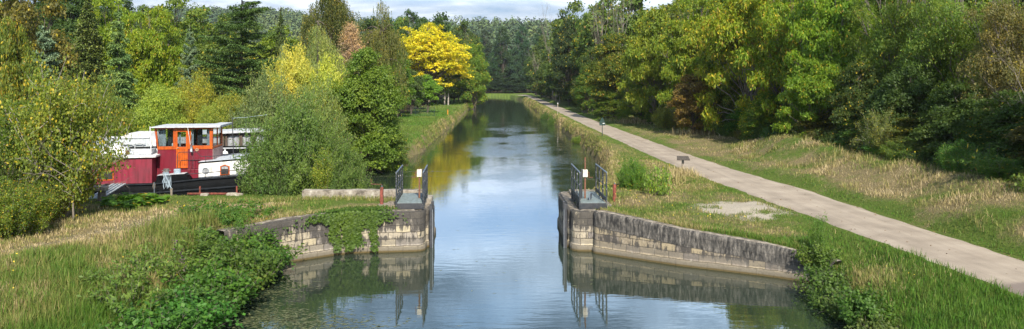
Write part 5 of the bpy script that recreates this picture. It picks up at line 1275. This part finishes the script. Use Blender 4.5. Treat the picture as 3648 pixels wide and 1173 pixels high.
# crest, horn / lamp pipe
cu,cz=uz(1008,335,VW); b=MB(); n=14
b.prism([(cu+.085*math.cos(t),cz+.06*math.sin(t)*(1.25 if math.sin(t)<0 else 1)) for t in np.linspace(0,2*PI,n,endpoint=False)],VW-.03,VW-.004); crest=part(b,'crest',M['brass'],bevel=.004)
b=MB()
for k in (-1,0,1): b.prism([(cu+k*.04-.012,cz+.055),(cu+k*.04+.012,cz+.055),(cu+k*.04+.004,cz+.10),(cu+k*.04-.004,cz+.10)],VW-.028,VW-.012); b.box((cu+k*.04-.012,VW-.036,cz-.03),(cu+k*.04+.012,VW-.031,cz+.03))
part(b,'crest_emblem',M['crimson_shaded'],crest)
pu,pz=uz(952,355,VW-.3); b=MB(); b.tube([(pu,VW-.2,pz),(pu,VW-.2,pz+.30)],.055,12); part(b,'flue',M['galv'],smooth=True)
b=MB(); b.tube([uz(950,290,VW-.2)[0:1]+(VW-.2,uz(950,290,VW-.2)[1]),uz(925,135,VW-.27)[0:1]+(VW-.27,uz(925,135,VW-.27)[1])],.012); part(b,'boat_hook',M['white'])
b=MB(); a_=uz(598,365,VW-.35); e_=uz(588,128,VW-.35); b.tube([(a_[0],VW-.35,a_[1]),(e_[0],VW-.35,e_[1])],.022); part(b,'white_pole',M['white'])
# roof clutter on the fore cabin
zc=zt+.09
b=MB(); aa=uz(55,340,V0+.6)[0]; bb=uz(375,340,V0+.6)[0]
n=26;uu=np.linspace(aa,bb,n); prof=.38+.05*np.sin(uu*5)+.03*np.sin(uu*11); prof[-1]=.05;prof[-2]=.24;prof[0]=.1
rowsV=[np.stack([uu,np.full(n,V0+.5+dv),zc+prof*f],1) for dv,f in ((-.05,0),(0,.8),(.15,1),(.5,1.05),(.8,.9),(.9,0))]
Vt=np.stack(rowsV); I=np.arange(6*n).reshape(6,n); link('white_tarpaulin',mesh_np('tarp',Vt.reshape(-1,3),np.stack([I[:-1,:-1],I[:-1,1:],I[1:,1:],I[1:,:-1]],-1).reshape(-1,4),M['white'],True),barge)
b=MB(); c1=uz(425,385,V0+.6)[0]; b.tube([(c1,V0+.6,zc),(c1,V0+.6,zc+.13)],[.07,.08],12); part(b,'bucket',M['deckgrey'])
h=[uz(487,388,V0+.6)[0],uz(500,360,V0+.6)[0],uz(598,345,V0+.6)[0],uz(612,385,V0+.6)[0]]
b=MB(); b.prism([(h[0],zc),(h[3],zc),(h[2],zc+.24),(h[1],zc+.15)],V0+.4,V0+1.3); part(b,'hatch',M['deckgrey'],bevel=.02)
b=MB(); c1=uz(395,350,V0+.6)[0]; b.prism([(c1-.12,zc),(c1+.03,zc),(c1,zc+.16),(c1-.06,zc+.2)],V0+.5,V0+.7); part(b,'leather_bag',M['rust_brown'],bevel=.02)
# small cabin window
f1=pl([(120,615),(265,608),(265,520),(120,525)],V0)
b=MB(); b.prism(f1,V0-.02,V0-.001); wf=part(b,'cabin_window',M['varnish'])
b=MB(); b.prism([(f1[0][0]+.06,f1[0][1]+.06),(f1[1][0]-.05,f1[1][1]+.055),(f1[2][0]-.05,f1[2][1]-.05),(f1[3][0]+.06,f1[3][1]-.05)],V0-.026,V0-.021); part(b,'pane',M['inside'],wf)
# aft cabin
VA=.38
cq=pl([(1020,592),(1020,475),(1034,458),(1560,412),(1700,402)],VA); zr_=cq[4][1]; e_u=cq[4][0]
b=MB(); b.prism([(cq[0][0],1.3),(e_u,1.3),(e_u,zr_),(cq[3][0],cq[3][1]),(cq[2][0],cq[2][1]),(cq[1][0],cq[1][1])],VA,VA+3.0); part(b,'aft_cabin',M['white'],bevel=.03)
b=MB(); b.prism([(cq[0][0]-.03,cq[2][1]+.002),(e_u,zr_+.002),(e_u,zr_+.06),(cq[0][0]-.03,cq[2][1]+.05)],VA-.03,VA+3.03); part(b,'aft_roof_edge',M['hull'],bevel=.01)
b=MB(); b.prism([(cq[0][0]-.0,cq[2][1]+.055),(e_u,zr_+.064),(e_u,zr_+.085),(cq[0][0],cq[2][1]+.075)],VA+.0,VA+3.0); part(b,'aft_roof',M['deckgrey'],bevel=.01)
b=MB(); q0=uz(920,592,.6); q1=uz(1018,512,.6); b.box((q0[0],.62,1.3),(q1[0]+.05,1.4,q1[1])); part(b,'step_box',M['crimson_shaded'],bevel=.01)
c=uz(1086,522,VA); b=MB(); rr_=.135
ring=[(c[0]+rr_*math.cos(t),VA-.012,c[1]+rr_*math.sin(t)) for t in np.linspace(0,2*PI,21)]; b.tube(ring,.026,6,False); ph=part(b,'porthole',M['galv'],smooth=True)
b=MB(); b.prism([(c[0]+.115*math.cos(t),c[1]+.115*math.sin(t)) for t in np.linspace(0,2*PI,18,endpoint=False)],VA-.008,VA-.003); part(b,'porthole_glass',M['foil'],ph)
for wx in (1215,1462):
    A_=pl([(wx,568),(wx+86,562),(wx+86,482),(wx+43,468),(wx,482)],VA)
    dy=-(wx-1215)*.0003
    b=MB(); b.prism([(p[0],p[1]) for p in A_],VA-.03,VA-.002); wf=part(b,'arched_window',M['varnish'],bevel=.004)
    cu_=sum(p[0] for p in A_)/5; cz_=sum(p[1] for p in A_)/5
    b=MB(); b.prism([(cu_+(p[0]-cu_)*.78,cz_+(p[1]-cz_)*.78) for p in A_],VA-.037,VA-.031); part(b,'window_pane',M['inside'],wf)
    b=MB(); b.prism([(cu_-.14,cz_+.03),(cu_+.14,cz_+.03),(cu_+.14,cz_+.12),(cu_,cz_+.16),(cu_-.14,cz_+.12)],VA-.042,VA-.038); part(b,'lace_curtain',M['foil'],wf)
# railings
def P3(zx,zy,v): u,z=uz(zx,zy,v); return (u,v,z)
b=MB(); b.tube([P3(835,500,.35),P3(833,385,.35),P3(842,362,.35),P3(870,358,.35),P3(1005,356,.35),P3(1022,372,.35),P3(1040,394,.35),P3(1120,396,.35),P3(1320,378,.35),P3(1560,360,.35)],.016,6)
for x_,z0_ in ((940,500),(973,505),(1085,445)): b.tube([P3(x_,360 if x_<1000 else 397,.35),P3(x_,z0_,.35)],.012,5)
for x_ in (1125,1180,1305): b.tube([P3(x_,390,.35),P3(x_,415,.35)],.01,5)
b.tube([P3(838,436,.35),P3(1180,418,.35)],.009,5)
part(b,'upper_railing',M['steel'])
b=MB(); b.tube([P3(915,556,.1),P3(1100,540,.1),P3(1540,505,.1),P3(1700,490,.1)],.018,6)
for x_ in (1080,1274,1465): b.tube([P3(x_,542-(x_-1080)*.08,.1),P3(x_,590-(x_-1080)*.06,.1)],.014,5)
part(b,'lower_railing',M['steel'])
# bollards and ropes
bo=P3(735,553,.22); b=MB(); b.tube([bo,(bo[0],bo[1],bo[2]+.21)],.115,14); b.tube([(bo[0],bo[1],bo[2]+.21),(bo[0],bo[1],bo[2]+.24)],.135,14); b.tube([(bo[0]-.2,bo[1],bo[2]+.16),(bo[0]+.2,bo[1],bo[2]+.16)],.02,6); part(b,'bollard',plain('grey_bollard',(.20,.19,.18),.5,.2,.3,9))
b2=P3(832,548,.3); b=MB(); b.tube([b2,(b2[0],b2[1],b2[2]+.22)],.08,12); part(b,'bollard',M['galv'])
b=MB()
for k in range(5): b.tube([(b2[0]+(.13+.012*(k%2))*math.cos(t),b2[1]+.13*math.sin(t),b2[2]+.02+k*.042) for t in np.linspace(0,2*PI,16)],.024,5,False)
part(b,'rope_coil',M['rope'],smooth=True)
b=MB()
for k in range(7):
    s_=k/6; xa=707+58*s_; dep=600+88*(.4+.6*abs(math.sin(k*1.7))); b.tube([(bo[0]+(s_-.5)*.22,.05,bo[2]+.10)]+[P3(xa+8*math.sin(k+j),560+(dep-560)*j/5,-.04) for j in range(1,6)]+[P3(xa+14,dep-20,-.05),P3(xa+10,565,-.05)],.022,5)
b.tube([P3(712,530,.0),P3(722,560,-.05),P3(748,610,-.05),P3(765,650,-.06),P3(782,690,-.06)],.024,5)
part(b,'mooring_rope',M['rope'],smooth=True)
b=MB(); b.tube([P3(622,630,-.05),P3(615,665,-.07),P3(620,690,-.06),P3(626,650,-.07),P3(628,700,-.07),P3(626,755,-.09)],.02,5); b.tube([P3(617,632,-.05),P3(632,640,-.07),P3(630,680,-.07)],.018,5); part(b,'tan_rope',M['rope_tan'],smooth=True)
# line masts and clothes line
b=MB(); b.tube([P3(1335,430,.6),P3(1324,52,.6)],.02,6); part(b,'line_mast',M['steel']); b=MB(); b.tube([P3(1450,420,.9),P3(1445,52,.9)],.018,6); part(b,'line_mast',M['steel'])
b=MB(); b.tube([P3(1324,55,.6),P3(1380,50,.7),P3(1445,47,.9),P3(1640,22,1.2)],.008,4); part(b,'washing_line',M['rope'])
# ------------------------------------------------------------------ second boat behind
B2Y=6.0                                 # depth offset of its near side behind the barge (same heading)
boat=empty('white_cruiser_barge',(BX-B2Y*BS,BY+B2Y*BC,0),TH,'white and black barge with grey lid and glazed deckhouse behind the crimson barge','barge')
def P2(zx,zy,v): u,z=uz(zx,zy,v+B2Y); return (u,v,z)
def pl2(pts,v): return [uz(a,b_,v+B2Y) for a,b_ in pts]
b=MB(); L0=-10.; z1=P2(300,318,0)[2]
hp=[(L0-1.2,z1-.1),(L0-.6,-.4),(7.5,-.4),(8.6,z1+.2),(4,z1-.05)]
b.plan([(-11,.9),(-9.5,.15),(-8,0),(3,0),(4.6,.5),(5.2,1.7),(4.6,2.9),(3,3.4),(-8,3.4),(-9.5,3.2),(-11,2.5)],-.4,z1-.02); part(b,'hull',M['hull'],boat,.03)
b=MB(); b.tube([(-9.4,-.02,z1-.10),(3,-.04,z1-.10)],.035,6); part(b,'gunwale',M['roofgrey'],boat)
b=MB(); b.prism(pl2([(-200,318),(640,316),(640,250),(560,190),(390,190),(300,238),(-200,240)],.9),.9,2.8); part(b,'deck_cabin',M['white'],boat,.02)
# tilted grey lid
A_=pl2([(-180,238),(585,228)],.25); Bq=pl2([(-180,318),(606,308)],.05)
b=MB(); b.add([(A_[0][0],.30,A_[0][1]),(A_[1][0],.30,A_[1][1]),(Bq[1][0],.10,Bq[1][1]),(Bq[0][0],.10,Bq[0][1]),(A_[0][0],.34,A_[0][1]),(A_[1][0],.34,A_[1][1]),(Bq[1][0],.14,Bq[1][1]),(Bq[0][0],.14,Bq[0][1])],[(0,1,2,3),(7,6,5,4),(0,4,5,1),(1,5,6,2),(2,6,7,3),(3,7,4,0)]); M['lid']=plain('grey_lid',(.34,.38,.40),.5,0,.15,4); lid=part(b,'lid',M['lid'],boat)
b=MB(); b.tube([P2(-180,238,.26),P2(585,229,.26)],.04,6); b.tube([P2(100,288,.0),P2(545,280,.0)],.035,6)
for x_ in (150,250,320,370,440,505,565): b.tube([P2(x_,245,.22),P2(x_+22,305,.06)],.018,5)
b.tube([P2(425,292,.0),P2(452,300,-.02),P2(455,345,-.02)],.025,6); part(b,'lid_stay',M['roofgrey'],lid)
# glazed deckhouse at right
e1=P2(1232,325,.5); e2=P2(1640,300,.5); zt2=P2(1235,195,.5)[2]; zb=P2(1300,328,.5)[2]
b=MB(); 
for x_ in (1235,1262,1385,1398,1500,1512,1620): 
    u_=uz(x_,260,B2Y+.5)[0]; b.box((u_,.5,zb),(u_+.09,.58,zt2))
b.box((e1[0],.505,zb-.02),(e2[0],.575,zb+.09)); b.box((e1[0],.505,zt2-.10),(e2[0],.575,zt2)); M['brownframe']=plain('brown_wood_frame',(.10,.07,.05),.6,0,.3,8); dk=part(b,'deckhouse_frame',M['brownframe'],boat)
for xa,xb in ((1275,1383),(1405,1498),(1518,1618)):
    ua,ub=uz(xa,260,B2Y+.5)[0],uz(xb,260,B2Y+.5)[0]; n=14; u=np.linspace(ua,ub,n); w=.62+.02*np.sin(u*17); V=np.concatenate([np.stack([u,w,np.full(n,zb+.05)],1),np.stack([u,w,np.full(n,zt2-.06)],1)]); i=np.arange(n-1); link('foil_blind',mesh_np('foil_blind',V,np.stack([i,i+1,i+1+n,i+n],1),M['foil'],True),dk)
b=MB(); b.box((e1[0]+.1,.66,zb-.5),(e2[0],2.6,zt2-.01)); part(b,'deckhouse_body',M['inside'],boat)
b=MB(); b.prism(pl2([(930,205),(1640,178),(1640,160),(930,188)],.3),.3,2.9); part(b,'deckhouse_roof',M['roofgrey'],boat,.015)
b=MB(); b.box((e1[0]-2.6,.55,z1-.05),(e1[0]+.0,2.6,zb+.0)); b.box((e1[0]+.0,.3,z1-.05),(e2[0]+.4,.5,zb-.02)); part(b,'aft_deck',M['white'],boat,.02)
b=MB(); b.box((e1[0]-2.4,.62,zb+.002),(e1[0]-.1,.66,zt2-.15)); part(b,'corrugated_screen',M['foil'],boat)
u_=P2(1258,375,.0); b=MB(); b.tube([(u_[0],.1,z1-.1),(u_[0],.1,u_[2]+.02)],[.12,.10],12); b.tube([(u_[0],.1,u_[2]+.02),(u_[0],.1,u_[2]+.14),(u_[0],.1,u_[2]+.20)],[.20,.17,.03],14); part(b,'mushroom_vent',M['white'],boat)
ch=pl2([(1400,390),(1480,390),(1470,320),(1395,325)],-.0); b=MB(); b.prism(ch,.12,.2); b.box((ch[0][0],.0,ch[0][1]-.05),(ch[1][0],.5,ch[0][1]+.04)); part(b,'white_chair',M['white'],boat,.02)
# ------------------------------------------------------------------ quay edge things
def at(x,y,Y): return ((x-CX)*Y/F,Y,H_CAM-(y-CY)*Y/F)
p=at(478,492,31.35); q_=at(610,490,31.35); zq=gz(-12.2,31.0)
r=empty('red_quay_rail',(p[0],31.05,zq),0,'low rusty red rail with two short posts along the barge quay','rail')
b=MB(); b.box((0,0,.02),(q_[0]-p[0],.06,.09)); b.build('bar',M['rust'],r,.004)
for dx in (at(508,0,31.35)[0]-p[0],at(600,0,31.35)[0]-p[0]): b=MB(); b.box((dx-.03,.065,-.1),(dx+.03,.12,.36)); b.build('post',M['rust'],r,.004)
for x,h,nm,lb,mt in ((388,.55,'mooring_pin','thin grey mooring pin with red foot near the barge gangway','rail_grey'),(431,.28,'mooring_pin','short tan mooring peg on the grass below the tan rope','wood_grey')):
    X_=(x-CX)*30.9/F; b=MB(); b.tube([(0,0,-.1),(0,0,h)],.022 if h>.4 else .045); b.tube([(0,0,h*.86),(0,0,h)],.028 if h>.4 else .06); o=b.build(nm,M[mt]); o.location=(X_,30.9,gz(X_,30.9)); tag(o,lb,'peg')
for k,(x,s) in enumerate(((515,.16),(585,.22),(600,.2))):
    X_=(x-CX)*30.95/F; o=rough_box('rubble_stone',(X_-s,30.8,gz(X_,30.9)-.03),(X_+s,31.0,gz(X_,30.9)+.10),.1,M['concrete'],['pale rubble stone below the left post of the red rail','flat pale stone left of the right post of the red rail','flat pale stone right of the right post of the red rail'][k],'stone',.03)
# gangway
a=at(300,462,32.6); c=at(238,500,30.2)
v1=Vector((a[0],a[1],a[2])); v0=Vector((c[0],c[1],c[2])); d=(v1-v0); side=Vector((d.y,-d.x,0)).normalized()*.32
r=empty('gangway',tuple(v0),0,'ribbed grey gangway plank from the bank up to the barge','gangway')
b=MB()
for k in range(8):
    f0=k/8-.5; o_=side*(f0*2); o2=side*((f0+.075)*2); zz=Vector((0,0,.02 if k%2 else 0)); th=Vector((0,0,-.04))
    A=[o_+zz,d+o_+zz,d+o2+zz,o2+zz]; b.add([tuple(q) for q in A]+[tuple(q+th) for q in A],[(0,1,2,3),(7,6,5,4),(0,4,5,1),(1,5,6,2),(2,6,7,3),(3,7,4,0)])
b.build('plank',plain('ribbed_grey_board',(.36,.40,.42),.6,0,.25,6),r)
b=MB(); 
for s_ in (-1,1): b.tube([tuple(side*s_*.8+Vector((0,0,-.07))),tuple(d+side*s_*.8+Vector((0,0,-.07)))],.03,6)
b.build('bearer',M['steel'],r)
# timber bench on stumps at the foot of the gangway
bx,by,_=at(236,505,29.4); bz=gz(bx,by)
r=empty('timber_step',(bx,by,bz),R(4),'old timber beam resting on stumps at the foot of the gangway','timber')
b=MB(); b.box((-.85,-.18,.42),(.50,.2,.60)); b.build('beam',M['wood_grey'],r,.03)
for dx in (-.55,.30): b=MB(); b.tube([(dx,0,-.1),(dx+.02,0,.42)],[.17,.14],10); b.build('stump',M['bark_grey'],r)
# ------------------------------------------------------------------ sky, sun, camera
w=bpy.data.worlds.new('World'); S.world=w; w.use_nodes=True; nt=w.node_tree; bg=nt.nodes['Background']; L=nt.links
EL,AZ=R(40),math.atan2(.18,-.984)        # direction towards the sun
sky=nt.nodes.new('ShaderNodeTexSky'); sky.sky_type='NISHITA'; sky.sun_disc=False; sky.sun_elevation=EL; sky.sun_rotation=AZ; sky.altitude=100; sky.air_density=1.0; sky.dust_density=1.2
tc=N(nt,'ShaderNodeTexCoord').outputs['Generated']; sp=N(nt,'ShaderNodeSeparateXYZ'); L.new(tc,sp.inputs[0])
zz=math_(nt,'ADD',math_(nt,'MAXIMUM',sp.outputs[2],0.0),.10)
cb=N(nt,'ShaderNodeCombineXYZ'); L.new(math_(nt,'DIVIDE',sp.outputs[0],zz),cb.inputs[0]); L.new(math_(nt,'DIVIDE',sp.outputs[1],zz),cb.inputs[1]); cb.inputs[2].default_value=3.1
n1=noise(nt,cb.outputs[0],.42,7,.62,.2); n2=noise(nt,cb.outputs[0],1.1,6,.6,.2)
low=ramp(nt,sp.outputs[2],[(0,(.16,)*3),(.12,(.10,)*3),(.35,(.0,)*3)]).outputs[0]
dens=ramp(nt,math_(nt,'ADD',n1,low),[(.47,(0,)*3),(.58,(1,)*3)]).outputs[0]
ccol=ramp(nt,n2,[(.36,(3.9,5.3,7.0)),(.50,(7.0,7.7,8.6)),(.60,(10.5,10.9,11.4))]).outputs[0]
hb=ramp(nt,sp.outputs[2],[(0.0,(.62,)*3),(.10,(.74,.77,.82)),(.17,(1.3,1.55,1.9)),(.33,(1.9,2.35,2.8)),(.5,(1.2,1.4,1.6))]).outputs[0]
ccol=mix(nt,1.0,ccol,hb,'MULTIPLY')
c=mix(nt,math_(nt,'MULTIPLY',dens,.92),sky.outputs[0],ccol)
L.new(c,bg.inputs[0]); bg.inputs[1].default_value=.075
sl_=bpy.data.lights.new('sun','SUN'); sl_.energy=4.2; sl_.angle=R(.53); sl_.color=(1,.93,.82)
so=bpy.data.objects.new('sun',sl_); COL.objects.link(so)
dv=Vector((.18*math.cos(EL),-.984*math.cos(EL),math.sin(EL))); so.rotation_euler=dv.to_track_quat('Z','Y').to_euler(); so.location=(30,-30,60)
cam=bpy.data.cameras.new('camera'); co=bpy.data.objects.new('camera',cam); COL.objects.link(co); S.camera=co
co.location=(0,0,H_CAM); co.rotation_euler=(R(90),0,0)
cam.sensor_width=36; cam.lens=36*F*1.41667/3648
cam.shift_x=(1824-CX*1.41667)/3648; cam.shift_y=-(586.5-CY*1.41667)/3648
cam.clip_end=5000; cam.clip_start=.1
S.view_settings.view_transform='Standard'; S.view_settings.look='None'; S.view_settings.exposure=.95; S.view_settings.gamma=1
S.render.engine='CYCLES'; S.cycles.max_bounces=6; S.cycles.diffuse_bounces=3; S.cycles.glossy_bounces=3; S.cycles.transmission_bounces=4; S.cycles.transparent_max_bounces=6

# ------------------------------------------------------------------ summer haze in the valley
hm=bpy.data.materials.new('haze'); hm.use_nodes=True; hn=hm.node_tree
hn.nodes.remove(hn.nodes['Principled BSDF']); pv=hn.nodes.new('ShaderNodeVolumePrincipled')
pv.inputs['Color'].default_value=(.86,.93,1,1); pv.inputs['Density'].default_value=.00014; pv.inputs['Anisotropy'].default_value=.2
hn.links.new(pv.outputs[0],hn.nodes['Material Output'].inputs['Volume'])
b=MB(); b.box((-720,-60,-3),(820,1420,130)); hz=b.build('haze',hm); hz['kind']='stuff'
S.cycles.volume_bounces=0
